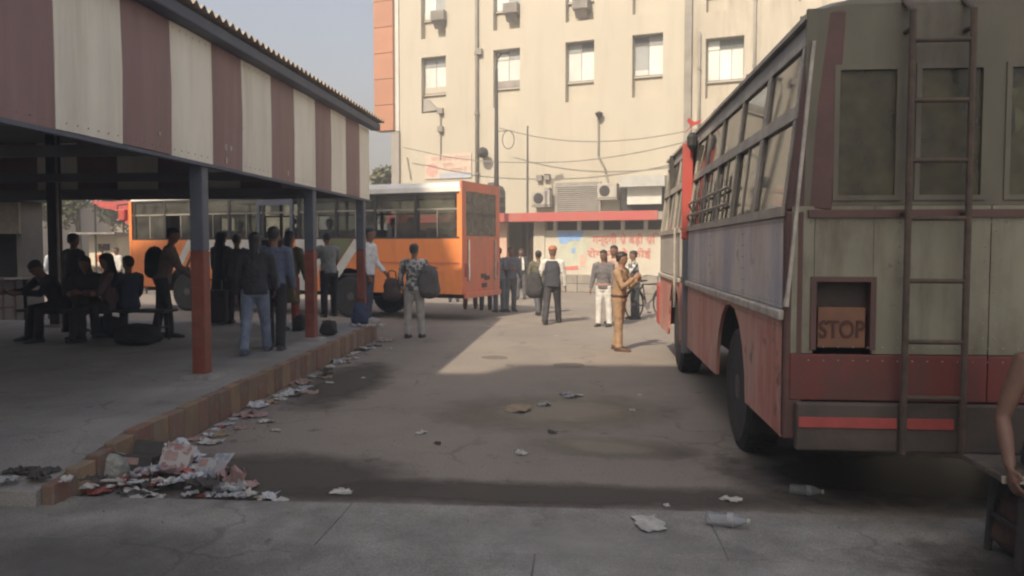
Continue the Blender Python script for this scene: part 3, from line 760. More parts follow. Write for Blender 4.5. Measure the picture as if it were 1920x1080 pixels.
M_busmar = mat("bus_maroon_corner", (0.13, 0.065, 0.055), (0.10, 0.055, 0.046), 3, 0.6, 0.2)
M_bustrim = mat("bus_trim_pale", (0.50, 0.46, 0.40), (0.33, 0.29, 0.25), 8, 0.5, 0.2)
M_busframe = mat("bus_window_frame", (0.38, 0.345, 0.29), (0.27, 0.24, 0.20), 5, 0.55, 0.2, metal=.2)
M_busroof = mat("bus_roof_grey", (0.26, 0.245, 0.22), (0.20, 0.185, 0.165), 2, 0.6, 0.1)
M_inside = mat("bus_inside", (0.055, 0.050, 0.044), (0.075, 0.068, 0.06), 3, 0.9)
M_glassS = glassmat("bus_side_glass", (0.40, 0.40, 0.36), .12, (.60, .54, .43), 5.0)
M_glassR = glassmat("bus_rear_glass", (0.34, 0.36, 0.30), .70, (.125, .117, .082), 1.5, .2)  # greenish reflections painted into the film on the rear glass
M_reflect = mat("red_reflector", (0.42, 0.075, 0.065), (0.30, 0.06, 0.05), 6, 0.5)
RB = Vector((2.45, 9.0, 0))
rb = root("red_bus", RB, "worn red and grey bus with rear ladder and STOP plate, nearest on the right", "bus")
XL, XR, YB, YF = 1.20, 3.70, 4.93, 13.05
ZS, ZBELT, ZW0, ZW1, ZTOPB = .50, 1.21, 1.87, 2.90, 3.13
def xs(z): return XL + max(0, z - ZW0) * .115     # the sides lean in above the sill
def ap(mb, name, m, **k): return mb.build(name, m, rb, RB, **k)
WR, WF = 6.72, 10.85
# lower side skin: red skirt with wheel arches, sheet by sheet
def skirt(x, d):
    def arch(cy, y0, y1):
        pts = []
        for k in range(11):
            a = math.pi * k / 10
            pts.append((x, cy - .66 * math.cos(a), ZS + .70 * math.sin(a) if ZS + .7 * math.sin(a) < ZBELT - .02 else ZBELT - .02))
        return pts
    secs = [(YB + .01, WR - .72, None), (WR - .72, WR + .72, WR), (WR + .72, 9.45, None), (10.2, WF + .72, WF), (WF + .72, YF - .25, None)]
    for (a, c, cy) in secs:
        zb = ZS if a < 9 else .42
        q = .004
        pl = [(x, a + q, ZBELT), (x, a + q, zb)]
        if cy: pl += [(x, yy, max(zb, zz)) for (_, yy, zz) in arch(cy, a, c)]
        pl += [(x, c - q, zb), (x, c - q, ZBELT)]
        o = ap(MB().prism(pl, (d, 0, 0)), "skirt_panel", M_busred)
skirt(XL, .03)
skirt(XR, -.03)
# wheel wells
for cy in (WR, WF):
    ap(MB().box(XL + .45, XR - .45, cy - .8, cy + .8, .45, 1.15), "wheel_well", M_dark)
ap(MB().box(XL + .04, XR - .04, YB + .1, YF - .2, 1.16, 1.20), "floor_pan", M_dark)
ap(MB().box(XL + .5, XR - .5, YB + .15, YF - .4, .45, 1.15), "chassis", M_dark)
# belt moulding and its lower red lip
ap(MB().box(XL - .035, XL + .02, YB + .005, 9.45, ZBELT + .002, ZBELT + .065), "belt_rail", M_bustrim, bevel=.012)
ap(MB().box(XL - .03, XL + .02, 10.2, YF - .2, ZBELT + .002, ZBELT + .06), "belt_rail", M_bustrim, bevel=.012)
# waist panels
ysec = [YB + .01, 6.2, 7.75, 9.45]
for a, c in zip(ysec[:-1], ysec[1:]):
    ap(MB().box(XL, XL + .03, a + .003, c - .003, ZBELT + .068, ZW0 - .03), "waist_panel", M_busblue, bevel=.008)
M_busgrey2 = mat("bus_front_grey", (0.42, 0.39, 0.34), (0.34, 0.31, 0.28), 2, 0.5, 0.2)
for a, c in ((10.2, 11.6), (11.6, YF - .25)):
    ap(MB().box(XL, XL + .03, a + .003, c - .003, ZBELT + .068, ZW0 - .03), "waist_panel", M_busgrey2, bevel=.008)
ap(MB().box(XR - .03, XR, YB + .01, YF - .2, ZBELT, ZW0), "waist_panel", M_busgreen)
for k in range(3):                                # rivet strips
    pass
# window band on the near side
bays = [YB + .06, 5.87, 6.80, 7.72, 8.60, 9.45, 10.2, 11.15, 12.1, YF - .28]
def lean(y0, y1, z0, z1, t0, t1):                 # slab that follows the leaning side
    return [(xs(z0) + t0, y0, z0), (xs(z0) + t0, y1, z0), (xs(z0) + t1, y1, z0), (xs(z0) + t1, y0, z0),
            (xs(z1) + t0, y0, z1), (xs(z1) + t0, y1, z1), (xs(z1) + t1, y1, z1), (xs(z1) + t1, y0, z1)]
ZD0, ZD1 = 2.42, 2.50
for (a, c) in ((YB + .02, 9.45), (10.2, YF - .25)):
    ap(MB().hexa(lean(a, c, ZW0 - .03, ZW0 + .03, -.025, .03)), "window_sill", M_busframe)
    ap(MB().hexa(lean(a, c, ZD0, ZD1, -.012, .035)), "window_rail", M_busframe)
    ap(MB().hexa(lean(a, c, ZW1 - .05, ZW1, -.008, .035)), "window_head", M_busframe)
ap(MB().hexa(lean(YB + .02, YF - .2, ZW1 + .001, ZW1 + .09, -.004, .035)), "cant_rail", M_busroof)
ap(MB().hexa(lean(YB - .02, YF - .15, ZW1 + .09, ZW1 + .125, -.04, .02)), "rain_gutter", M_busframe)
for k, yv in enumerate(bays):
    w = .055 if k == 1 else .028
    if k == 5 or k == 6: w = .03
    ap(MB().hexa(lean(yv - w, yv + w, ZW0 + .03, ZW1 - .05, -.006, .05)), "window_pillar", M_busframe)
for k in range(len(bays) - 1):
    if k == 5: continue
    a, c = bays[k] + .03, bays[k + 1] - .03
    if k == 1: a += .03
    if k == 0: c -= .03
    ap(MB().hexa(lean(a, c, ZD1, ZW1 - .05, .012, .018)), "window_pane", M_glassS)
    m = (a + c) / 2
    if k == 0:
        ap(MB().hexa(lean(a, c, ZW0 + .03, ZD0, .012, .018)), "window_pane", M_glassS)
    else:
        ap(MB().hexa(lean(a, m - .012, ZW0 + .03, ZD0, .012, .018)), "window_pane", M_glassS)
        ap(MB().hexa(lean(m + .012, c, ZW0 + .03, ZD0, .022, .028)), "window_pane", M_glassS)
        ap(MB().hexa(lean(m - .016, m + .016, ZW0 + .03, ZD0, .004, .034)), "window_mullion", M_busframe)
for zz in (2.02, 2.16):
    q = []
    for yv in (6.86, 9.42): q.append((xs(zz) - .03, yv, zz))
    ap(MB().tube(q, .013, 6), "guard_bar", M_busframe)
for yv in (7.3, 8.15, 9.0):
    ap(MB().tube([(xs(1.9) - .03, yv, 1.88), (xs(2.3) - .03, yv, 2.3)], .012, 6), "guard_bar", M_busframe)
# folded-out door leaf
ap(MB().box(XL - .07, XL + .05, 9.44, 9.50, 1.75, 2.86), "door_leaf", mat("door_red", (0.42, 0.075, 0.06), (0.36, 0.09, 0.07), 3, .5), bevel=.01)
ap(MB().box(XL - .06, XL + .05, 9.445, 9.495, .42, 1.745), "door_leaf", mat("door_grey_blue", (0.17, 0.18, 0.21), (0.22, 0.21, 0.21), 3, .55), bevel=.01)
ap(MB().box(XL + .06, XL + .1, 9.5, 10.18, .45, 2.85), "doorway_dark", M_inside)
ap(MB().lathe([(.02, -.10), (.055, -.05), (.06, .05), (.03, .10)], (XL + .02, 9.32, 2.86), n=8), "mirror_pod", M_dark)
rib = MB(); p0 = Vector((XL + .0, 9.25, 3.02))
for e in ((-.05, .0, .06), (.08, -.1, .02), (-.06, .05, -.07)):
    rib.prism([p0, p0 + Vector((.03, 0, .05)), p0 + Vector(e) + Vector((.02, 0, .04)), p0 + Vector(e)], (0, .01, 0))
ap(rib, "red_ribbon", mat("ribbon_red", (0.42, 0.07, 0.06), (0.34, .06, .05), 4, .8))
ap(MB().tube([(XL - .06, 10.25, .9), (XL - .06, 10.25, 1.9)], .018, 6), "grab_handle", M_bustrim)
# roof
prof = []
for k in range(13):
    a = math.pi * k / 12
    prof.append(((XL + XR) / 2 - (1.12) * math.cos(a) * (1 if abs(math.cos(a)) < .9 else 1.0), ZW1 + .125 + .16 * math.sin(a) ** .7))
rings = []
for yv in (YB - .0, YB + .12, 7, 9, 11, YF - .4, YF - .1):
    e = .05 if yv in (YB - .0, YF - .1) else 0
    rings.append([(x, yv, z - e) for (x, z) in prof] + [(XR - .16, yv, ZW1 + .07), (XL + .16, yv, ZW1 + .07)])
ap(MB().loft(rings), "roof", M_busroof, smooth=False)
# roof luggage rail along the near edge
for yv in (5.6, 7.4, 9.2, 11.0, 12.4): ap(MB().tube([(XL + .25, yv, 3.05), (XL + .25, yv, 3.2)], .014, 6), "roof_rail_post", M_busframe)
# far side window band: most of it shuttered, one bay open
fb = [YB + .05, 6.45, 7.15, 8.0, 8.5, 9.0, 9.9, 10.8, 11.8, YF - .2]
for k in range(len(fb) - 1):
    if k == 1: continue
    a, c = fb[k], fb[k + 1]
    top = ZW1 + .10
    ap(MB().hexa([(XR - .03 - .0, a, ZW0), (XR, a, ZW0), (XR, c, ZW0), (XR - .03, c, ZW0), (XR - .15, a, top), (XR - .12, a, top), (XR - .12, c, top), (XR - .15, c, top)]), "shutter", M_inside)
ap(MB().hexa([(XR - .03, fb[1], ZW0), (XR, fb[1], ZW0), (XR, fb[2], ZW0), (XR - .03, fb[2], ZW0), (XR - .11, fb[1], 2.45), (XR - .08, fb[1], 2.45), (XR - .08, fb[2], 2.45), (XR - .11, fb[2], 2.45)]), "shutter", M_inside)
# front end
ap(MB().hexa([(XL + .02, YF - .25, .45), (XR - .02, YF - .25, .45), (XR - .05, YF + .05, .45), (XL + .06, YF + .05, .45), (XL + .02, YF - .25, ZW0), (XR - .02, YF - .25, ZW0), (XR - .08, YF, ZW0), (XL + .08, YF, ZW0)]), "front_panel", M_busredr)
ap(MB().box(XL + .15, XR - .15, YF - .04, YF - .02, ZW0, ZW1), "windscreen", M_glassS)
ap(MB().box(XL - .02, XL + .2, YF - .22, YF + .16, .42, 1.1), "front_bumper_end", mat("front_wing_red", (0.46, 0.07, 0.06), (0.40, 0.08, 0.07), 3, .5), bevel=.05)
# seats: a row of seat backs on both sides
for yv in (5.4, 6.25, 7.1, 7.95, 8.8, 11.0, 11.9):
    for xa in (XL + .12, XR - 1.15):
        s_ = MB().box(xa, xa + .95, yv, yv + .08, 1.5, 2.12)
        s_.box(xa, xa + .95, yv - .42, yv - .002, 1.48, 1.56)
        ap(s_, "seat", mat("seat_dark", (0.06, 0.05, 0.05), (.045, .04, .04), 4, .8))
ap(MB().box(XL + .05, XR - .05, 11.98, 12.02, 1.2, 3.0), "partition", M_inside)
# ---- rear
YR = YB
RWIN = [(1.46, 1.84, 1.93, 2.72), (1.92, 2.32, 1.93, 2.72), (2.42, 3.30, 1.93, 2.72)]
ux = sorted(set([XL + .10, XR - .10] + [w[0] for w in RWIN] + [w[1] for w in RWIN])); uz = [1.02, 1.90, 2.80, 3.02]
bx = (1.365, 1.70, 1.045, 1.46)          # recess of the STOP lamp box
rp = MB()
for i in range(len(ux) - 1):
    for (z0, z1) in ((1.90, 1.93), (2.72, 2.80), (1.93, 2.72)):
        c = (ux[i] + ux[i + 1]) / 2
        if z1 - z0 < .2 or not any(w[0] < c < w[1] for w in RWIN): rp.box(ux[i], ux[i + 1], YR - .03, YR, z0, z1)
rp.box(XL + .10, XR - .10, YR - .03, YR, 2.80, 3.05)
M_busup = mat("bus_upper_rear_shaded", (0.150, 0.138, 0.096), (0.115, 0.104, 0.074), 1.8, 0.6, 0.2, 6, stretch=(1, 1, .5), c3=(0.085, 0.070, 0.053), s3=2.5, f3=.7, streak=(0.20, 0.19, 0.14), sk=(4, 4, .5), ss=1.4, sf=.5)  # shade from overhead put into the darker upper rear colour, with streaks
ap(rp, "rear_upper_panel", M_busup)
for (a, c) in ((XL + .03, bx[0]), (bx[1], 1.88), (1.88, 2.36), (2.36, XR - .03)):
    ap(MB().box(a + .002, c - .002, YR - .032, YR, 1.02, 1.898), "rear_panel", M_busgreen, bevel=.004)
ap(MB().box(bx[0], bx[1], YR - .032, YR, bx[3], 1.898), "rear_panel", M_busgreen)
for (a, c) in ((XL + .03, 1.88), (1.88, 2.36), (2.36, XR - .03)):
    ap(MB().box(a + .002, c - .002, YR - .036, YR, .74, 1.016), "rear_red_panel", M_busredr, bevel=.006)
for s_, x in ((1, XL), (-1, XR)):
    ap(MB().hexa([(x, YR - .02, .5), (x + s_ * .10, YR - .038, .5), (x + s_ * .10, YR + .05, .5), (x, YR + .05, .5), (x, YR - .02, ZW0), (x + s_ * .10, YR - .038, ZW0), (x + s_ * .10, YR + .05, ZW0), (x, YR + .05, ZW0)]), "corner_strip", M_busmar, bevel=.012)
    q = s_ * .14
    ap(MB().hexa([(x, YR - .02, ZW0 + .002), (x + s_ * .26, YR - .04, ZW0 + .002), (x + s_ * .26, YR + .06, ZW0 + .002), (x, YR + .06, ZW0 + .002), (x + q, YR - .02, 3.04), (x + s_ * .32, YR - .04, 3.04), (x + s_ * .32, YR + .06, 3.04), (x + q, YR + .06, 3.04)]), "corner_post", M_busmar, bevel=.015)
ap(MB().hexa([(XL - .004, YR - .05, 1.30), (XL + .015, YR - .05, 1.30), (XL + .015, YR + .01, 1.30), (XL - .004, YR + .01, 1.30), (XL + .125, YR - .05, 2.86), (XL + .145, YR - .05, 2.86), (XL + .145, YR + .01, 2.86), (XL + .125, YR + .01, 2.86)]), "edge_trim", M_bustrim)
ap(MB().box(XL + .12, XR - .12, YR - .05, YR - .034, 1.83, 1.875), "rear_rail", M_busmar)
for w in RWIN:
    f = MB(); e = .03
    for (a, c, z0, z1) in ((w[0], w[0] + e, w[2], w[3]), (w[1] - e, w[1], w[2], w[3]), (w[0] + e, w[1] - e, w[2], w[2] + e), (w[0] + e, w[1] - e, w[3] - e, w[3])):
        f.box(a, c, YR - .04, YR - .005, z0, z1)
    o = ap(f, "rear_window", M_busup)
    MB().box(w[0] + e, w[1] - e, YR - .02, YR - .014, w[2] + e, w[3] - e).build("pane", M_glassR, o, RB)
# roof dome over the rear
ap(MB().hexa([(XL + .15, YR - .02, 3.05), (XR - .15, YR - .02, 3.05), (XR - .15, YR + .3, 3.0), (XL + .15, YR + .3, 3.0), (XL + .45, YR + .02, 3.15), (XR - .45, YR + .02, 3.15), (XR - .45, YR + .3, 3.18), (XL + .45, YR + .3, 3.18)]), "rear_dome", M_busup, bevel=.03)
# STOP box
sb = ap(MB().box(bx[0] + .004, bx[1] - .004, YR + .04, YR + .05, bx[2], bx[3]), "stop_lamp", mat("recess_dark", (0.045, 0.034, 0.028), (.06, .045, .035), 4, .8))
MB().box(bx[0] - .02, bx[0] + .012, YR - .045, YR + .038, bx[2], bx[3] + .02).build("box_frame", M_busmar, sb, RB)
MB().box(bx[1] - .012, bx[1] + .02, YR - .045, YR + .038, bx[2], bx[3] + .02).build("box_frame", M_busmar, sb, RB)
MB().box(bx[0] + .012, bx[1] - .012, YR - .045, YR + .038, bx[3] - .01, bx[3] + .02).build("box_frame", M_busmar, sb, RB)
MB().box(bx[0] + .03, bx[1] - .03, YR - .015, YR + .03, bx[2] + .01, bx[2] + .25).build("stop_plate", mat("stop_plate_brown", (0.235, 0.105, 0.055), (0.18, 0.085, 0.05), 5, .6), sb, RB, bevel=.004)
o = writing("lettering", "STOP", .15, mat("stop_letters", (0.085, 0.035, 0.025)), sb, Matrix.Translation(Vector((1.5325, YR - .018, bx[2] + .115)) - RB) @ FX, xs=.74)
# ladder
M_ladder = mat("ladder_rusty", (0.060, 0.046, 0.036), (0.11, 0.075, 0.052), 14, .8, .3)
xl, xr_ = 1.855, 2.185
lad = ap(MB().tube([(xl, YR - .13, .45), (xl, YR - .13, 3.0), (xl, YR + .15, 3.2)], .020, 8), "ladder", M_ladder)
MB().tube([(xr_, YR - .13, .45), (xr_, YR - .13, 3.0), (xr_, YR + .15, 3.2)], .020, 8).build("ladder_rail", M_ladder, lad, RB)
for zz in (2.83, 2.49, 2.15, 1.82, 1.46, 1.107, .78):
    MB().tube([(xl, YR - .13, zz), (xr_, YR - .13, zz)], .014, 8).build("rung", M_ladder, lad, RB)
for zz in (2.9, 1.85, .66):
    for x in (xl, xr_): MB().tube([(x, YR - .13, zz), (x, YR - .03, zz)], .014, 6).build("standoff", M_ladder, lad, RB)
# bumper with red reflector strips
ap(MB().box(XL + .06, XR - .06, YR - .10, YR - .04, .45, .735), "rear_bumper", mat("bumper_brown_black", (0.062, 0.050, 0.042), (0.095, 0.075, 0.060), 4, .75, .3), bevel=.012)
for (a, c) in ((1.27, 1.83), (1.885, 2.15), (2.75, 3.5)):
    ap(MB().box(a, c, YR - .108, YR - .101, .59, .652), "reflector_strip", M_reflect, bevel=.002)
for cy in (WR, WF):
    for (x, rz) in ((XL + .20, R(90)), (XR - .20, R(-90))):
        wheel(rb, Vector((x, cy, .505)) - RB, rz)
    ap(MB().tube([(XL + .3, cy, .5), (XR - .3, cy, .5)], .08, 8), "axle", M_dark)
ap(MB().box(XL + .04, XL + .34, WR - .74, WR - .73, .28, .85), "mud_flap", M_black)

rv = MB()
def rivet(x, y, z, ax):
    r_ = .007; d_ = .006
    if ax == 'x': rv.add([(x, y - r_, z), (x, y, z - r_), (x, y + r_, z), (x, y, z + r_), (x - d_, y, z)], [(0, 1, 4), (1, 2, 4), (2, 3, 4), (3, 0, 4)])
    else: rv.add([(x - r_, y, z), (x, y, z - r_), (x + r_, y, z), (x, y, z + r_), (x, y - d_, z)], [(0, 1, 4), (1, 2, 4), (2, 3, 4), (3, 0, 4)])
yy = YB + .06
while yy < 9.4:
    for zz in (ZBELT - .04, ZBELT + .10, ZW0 - .06): rivet(XL - .0005, yy, zz, 'x')
    yy += .09
for ys_ in (6.2, 7.75):
    for dz in range(7): rivet(XL - .0005, ys_ - .03, ZBELT + .12 + dz * .085, 'x'); rivet(XL - .0005, ys_ + .03, ZBELT + .12 + dz * .085, 'x')
xx = XL + .14
while xx < XR - .1:
    for zz in (1.80, 1.06, .98): rivet(xx, YR - .0365 if zz < 1.02 else YR - .0325, zz, 'y')
    xx += .085
for xs_ in (1.85, 1.91, 2.33, 2.39):
    for dz in range(8): rivet(xs_, YR - .0325, 1.12 + dz * .09, 'y')
ap(rv, "rivets", M_busframe)["kind"] = "stuff"
# ================================================================== ORANGE BUS
OA = R(162.0)
OB = G(866, 588); OB = atY(866, 465, 17.55); OB.z = 0
OX = Vector((math.cos(OA), math.sin(OA), 0)); OY = Vector((-math.sin(OA), math.cos(OA), 0))
def obp(px, py):
    p = onplane(px, py, OB, OY); return (p - OB).dot(OX), p.z
M_or = mat("bus_orange", (0.88, 0.285, 0.085), (0.82, 0.27, 0.085), 1.5, 0.42, 0.08, 5, c3=(0.50, 0.19, 0.08), s3=1.2, f3=.35, streak=(0.45, 0.17, 0.08), sk=(3, 3, .5), ss=1.2, sf=.45)
M_orred = mat("bus_orange_rear", (0.70, 0.185, 0.10), (0.62, 0.19, 0.115), 2, 0.5, 0.15, 6, stretch=(1, 1, .4), c3=(0.34, 0.16, 0.11), s3=2, f3=.6, streak=(0.50, 0.30, 0.24), sk=(6, 6, .5), ss=1.4, sf=.6)
M_oroof = mat("bus_white_roof", (0.72, 0.70, 0.64), (0.62, 0.60, 0.54), 2, 0.45)
M_ow = mat("livery_white", (0.66, 0.65, 0.60), (0.56, 0.55, 0.50), 3, 0.5)
M_ogreen = mat("livery_olive", (0.14, 0.16, 0.075), (0.17, 0.18, 0.09), 3, 0.5)
M_oblk = mat("window_surround", (0.040, 0.038, 0.036), (0.06, 0.056, 0.05), 4, 0.5)
M_glassOR = glassmat("orange_bus_rear_glass", (0.5, 0.5, 0.46), .45, (.30, .27, .22), 1.5, .1)  # olive-grey reflection put into the film colour of this pane
M_glassO = glassmat("orange_bus_glass", (0.62, 0.64, 0.60), .12, (.40, .38, .33), 1.45)
ob = root("orange_bus", OB, "orange bus with white roof parked side-on beyond the striped shelter", "bus", rz=OA)
OL = obp(242, 460)[0]; OWd = 2.04
Z0, ZSIL, ZWT, ZRF = .62, 1.86, 2.90, 3.16
def oo(mb, name, m, parent=None, **k): return mb.build(name, m, parent or ob, **k)
wr_s, wf_s = obp(655, 553)[0], obp(348, 545)[0]
ds0, ds1 = obp(548, 450)[0], obp(484, 450)[0]
# lower side, in sheets, with wheel arches; both sides
def lower(yv, d, near):
    secs = [(0.02, wr_s - .75, None), (wr_s - .75, wr_s + .75, wr_s), (wr_s + .75, ds0, None), (ds1, wf_s - .75, None), (wf_s - .75, wf_s + .75, wf_s), (wf_s + .75, OL - .12, None)]
    if not near: secs[3] = (ds0, wf_s - .75, None)
    for (a, c, cy) in secs:
        pl = [(a + .002, yv, ZSIL), (a + .002, yv, Z0)]
        if cy:
            for k in range(11):
                t = math.pi * k / 10; pl.append((cy - .64 * math.cos(t), yv, max(Z0, .52 + .66 * math.sin(t))))
        pl += [(c - .002, yv, Z0), (c - .002, yv, ZSIL)]
        oo(MB().prism(pl, (0, d, 0)), "side_panel", M_or)
lower(0, -.03, True); lower(-OWd, .03, False)
oo(MB().box(.05, wr_s - .2, .001, .012, 1.30, 1.335), "side_rail", M_orred)
oo(MB().box(.1, OL - .2, -OWd + .4, -.4, .5, 1.0), "chassis", M_dark)
oo(MB().box(.04, OL - .15, -OWd + .035, -.035, 1.0, 1.05), "floor", M_dark)
# livery
def liv(pts, m, d=.004, base=.001):
    q = []
    for (x, y) in pts:
        s_, z = obp(x, y); q.append((s_, base, max(Z0 + .004, min(z, ZSIL - .004))))
    oo(MB().prism(q, (0, d, 0)), "livery_stripe", m)
liv([(682, 446), (664, 446), (618, 520), (636, 520)], M_ow)
liv([(663, 446), (616, 446), (600, 500), (617, 520)], M_ogreen)
liv([(615, 446), (554, 446), (554, 545), (590, 545), (599, 500)], M_ow)
liv([(480, 446), (412, 446), (380, 500), (480, 500)], M_ow)
liv([(365, 450), (352, 450), (325, 505), (338, 505)], M_ow)
liv([(376, 450), (371, 450), (345, 505), (350, 505)], M_oblk)
liv([(405, 450), (382, 450), (356, 505), (379, 505)], M_ow)
# window band
for near, yv in ((True, 0), (False, -OWd)):
    sg = -1 if near else 1
    def yb(a, c): return (yv + sg * c, yv + sg * a) if near else (yv + a, yv + c)
    y0, y1 = yb(0, .04)
    oo(MB().box(.05, OL - .1, y0, y1, ZWT - .05, ZWT), "window_head", M_oblk)
    oo(MB().box(.05, OL - .1, y0, y1, ZSIL + .001, ZSIL + .04), "window_sill", M_oblk)
    y0, y1 = yb(.004, .036)
    oo(MB().box(.1, OL - .15, y0, y1, 2.50, 2.54), "window_rail", M_busframe)
    n = 9; ss = [.08 + (OL - .3) * k / n for k in range(n + 1)]
    for k, s_ in enumerate(ss):
        y0, y1 = yb(-.004, .05)
        oo(MB().box(s_ - .035, s_ + .035, y0, y1, ZSIL + .04, ZWT - .05), "window_pillar", M_or if k == 0 else M_oblk)
    for k in range(n):
        y0, y1 = yb(.016, .022)
        a, c = ss[k] + .035, ss[k + 1] - .035
        m_ = (a + c) / 2
        if near and a < (ds0 + ds1) / 2 < c: continue
        oo(MB().box(a, c, y0, y1, 2.54, ZWT - .05), "window_pane", M_glassO)
        oo(MB().box(a, m_ - .01, y0, y1, ZSIL + .04, 2.50), "window_pane", M_glassO)
        y0, y1 = yb(.028, .034)
        if k % 3 != 1: oo(MB().box(m_ - .01, c, y0, y1, ZSIL + .04, 2.50), "window_pane", M_glassO)
        y0, y1 = yb(.012, .038)
        oo(MB().box(m_ - .014, m_ + .014, y0, y1, ZSIL + .04, 2.50), "window_mullion", M_busframe)
# door surround, grey blue, and steps
M_door = mat("door_surround", (0.11, 0.125, 0.155), (0.15, 0.16, 0.18), 3, .6)
for (a, c, z0, z1) in ((ds0 - .02, ds0 + .06, .55, 2.84), (ds1 - .06, ds1 + .02, .55, 2.84), (ds0 + .06, ds1 - .06, 2.70, 2.84)):
    oo(MB().box(a, c, -.06, .012, z0, z1), "door_frame", M_door)
oo(MB().box(ds0, ds1, -.45, -.05, .5, .56), "step", M_steel); oo(MB().box(ds0, ds1, -.8, -.46, .76, .8), "step", M_steel)
# roof with white coved edge
prof = []
for k in range(15):
    a = math.pi * k / 14; c = math.cos(a); s_ = math.sin(a)
    prof.append((-OWd / 2 + (OWd / 2 + .01) * (abs(c) ** .55) * (1 if c > 0 else -1), ZWT + .002 + (ZRF - ZWT) * (s_ ** .6)))
rings = [[(s_, y, z - e * (z - ZWT) / .26) for (y, z) in prof] for (s_, e) in ((.03, .03), (.12, 0), (OL * .5, 0), (OL - .5, 0), (OL - .1, .12))]
oo(MB().loft(rings), "roof", M_oroof, smooth=False)
# rear: frame, window, doors, bars
oo(MB().box(-.004, .05, -OWd, -.002, ZWT + .02, ZRF - .02), "rear_header", M_orred)
for (a, c, z0, z1) in ((-OWd, -.002, Z0, 1.92), (-OWd, -OWd + .22, 1.922, ZWT + .018), (-.2, -.002, 1.922, ZWT + .018)):
    oo(MB().box(-.006, .045, a, c, z0, z1), "rear_panel", M_orred)
rw = oo(MB().box(-.012, .02, -OWd + .22, -.2, 2.40, 2.44), "rear_window_bar", M_oblk)
oo(MB().box(.005, .012, -OWd + .22, -.2, 1.93, 2.40), "rear_pane", M_glassOR); oo(MB().box(.005, .012, -OWd + .22, -.2, 2.44, ZWT + .01), "rear_pane", M_glassOR)
for y_ in (-.3, -OWd + .3): oo(MB().tube([(-.03, y_, .9), (-.03, y_, 1.85)], .025, 6), "rear_bar", M_bustrim)
for (y_, z_) in ((-1.1, 1.0), (-1.3, .95), (-1.15, .78)): oo(MB().box(-.02, -.007, y_ - .13, y_ + .13, z_ - .05, z_ + .05), "rear_fitting", M_oblk)
for y_ in (-.18, -OWd + .18): oo(MB().box(-.022, -.007, y_ - .06, y_ + .06, 1.0, 1.3), "tail_lamp", M_reflect)
oo(MB().box(-.08, -.01, -OWd + .05, -.05, Z0 - .1, Z0 + .03), "rear_bumper", M_orred, bevel=.02)
oo(MB().box(-.002, .055, -.06, .006, Z0, ZWT + .01), "rear_corner", M_or)
# front end
oo(MB().box(OL - .12, OL, -OWd, 0, .55, 1.8), "front_panel", M_or, bevel=.03)
oo(MB().box(OL - .12, OL - .02, -OWd, -OWd + .1, 1.8, ZWT), "front_pillar", M_or); oo(MB().box(OL - .12, OL - .02, -.1, .006, 1.8, ZWT), "front_pillar", M_or)
oo(MB().box(OL - .06, OL - .05, -OWd + .1, -.1, 1.8, ZWT), "windscreen", M_glassO)
oo(MB().box(OL - .12, OL + .02, -OWd + .1, -.1, ZWT, ZWT + .2), "destination_board", mat("board_red", (0.45, 0.10, 0.08), (.4, .1, .08), 3, .5))
oo(MB().box(OL + .02, OL + .26, -.02, .12, 2.38, 2.70), "mirror", mat("mirror_red", (0.50, 0.09, 0.07), (.42, .1, .08), 3, .5), bevel=.04)
oo(MB().tube([(OL - .05, -.05, 2.85), (OL + .25, .12, 2.8), (OL + .25, .12, 2.7)], .02, 6), "mirror_arm", M_dark)
# seats
for k in range(8):
    s_ = .9 + k * 1.0
    if ds0 - .6 < s_ < ds1 + .3: continue
    for y_ in (-.16, -OWd + 1.1):
        q = MB().box(s_, s_ + .09, y_ - .9, y_, 1.45, 2.1); q.box(s_ + .092, s_ + .5, y_ - .9, y_, 1.42, 1.52)
        oo(q, "seat", mat("seat_grey", (0.10, 0.10, 0.11), (.08, .08, .085), 4, .8))
for s_ in (wr_s, wf_s):
    wheel(ob, (s_, -.17, .5), R(0), .99); wheel(ob, (s_, -OWd + .17, .5), R(180), .99)
    oo(MB().tube([(s_, -.2, .5), (s_, -OWd + .2, .5)], .08, 8), "axle", M_dark)
    oo(MB().box(s_ - .75, s_ + .75, -.55, -.42, .55, 1.25), "wheel_well", M_dark)
# ================================================================== PEOPLE
SKIN = [mat("skin_brown_a", (0.235, 0.125, 0.080), (0.20, 0.105, 0.067), 12, .55), mat("skin_brown_b", (0.30, 0.165, 0.105), (0.26, 0.14, 0.09), 12, .55), mat("skin_brown_c", (0.17, 0.09, 0.06), (0.145, 0.077, 0.05), 12, .55)]
M_hair = mat("hair_black", (0.014, 0.012, 0.011), (0.028, 0.024, 0.021), 60, .5, .6, 90, stretch=(1, 1, .2))
M_eye = mat("eye_dark", (0.03, 0.022, 0.018), rough=.2)
M_lip = mat("lip_brown", (0.17, 0.070, 0.055), rough=.5)
_em = MB().ell((0, 0, 0), .011, .008, .007, 8, 5).mesh("eye"); _em.materials.append(M_eye)
_lm = MB().ell((0, 0, 0), .024, .008, .007, 8, 5).mesh("mouth"); _lm.materials.append(M_lip)
def chain(mb, pts, rad, side=Vector((1, 0, 0)), n=12):
    pts = [Vector(p) for p in pts]; m = len(pts); rings = []
    for i, p in enumerate(pts):
        t = (pts[min(i + 1, m - 1)] - pts[max(i - 1, 0)]).normalized()
        s = side - t * side.dot(t)
        if s.length < .05: s = t.orthogonal()
        s.normalize(); q = t.cross(s)
        rx, ry = rad[i] if isinstance(rad[i], tuple) else (rad[i], rad[i])
        rings.append([p + s * (rx * math.cos(2 * math.pi * k / n)) + q * (ry * math.sin(2 * math.pi * k / n)) for k in range(n)])
    mb.loft(rings)
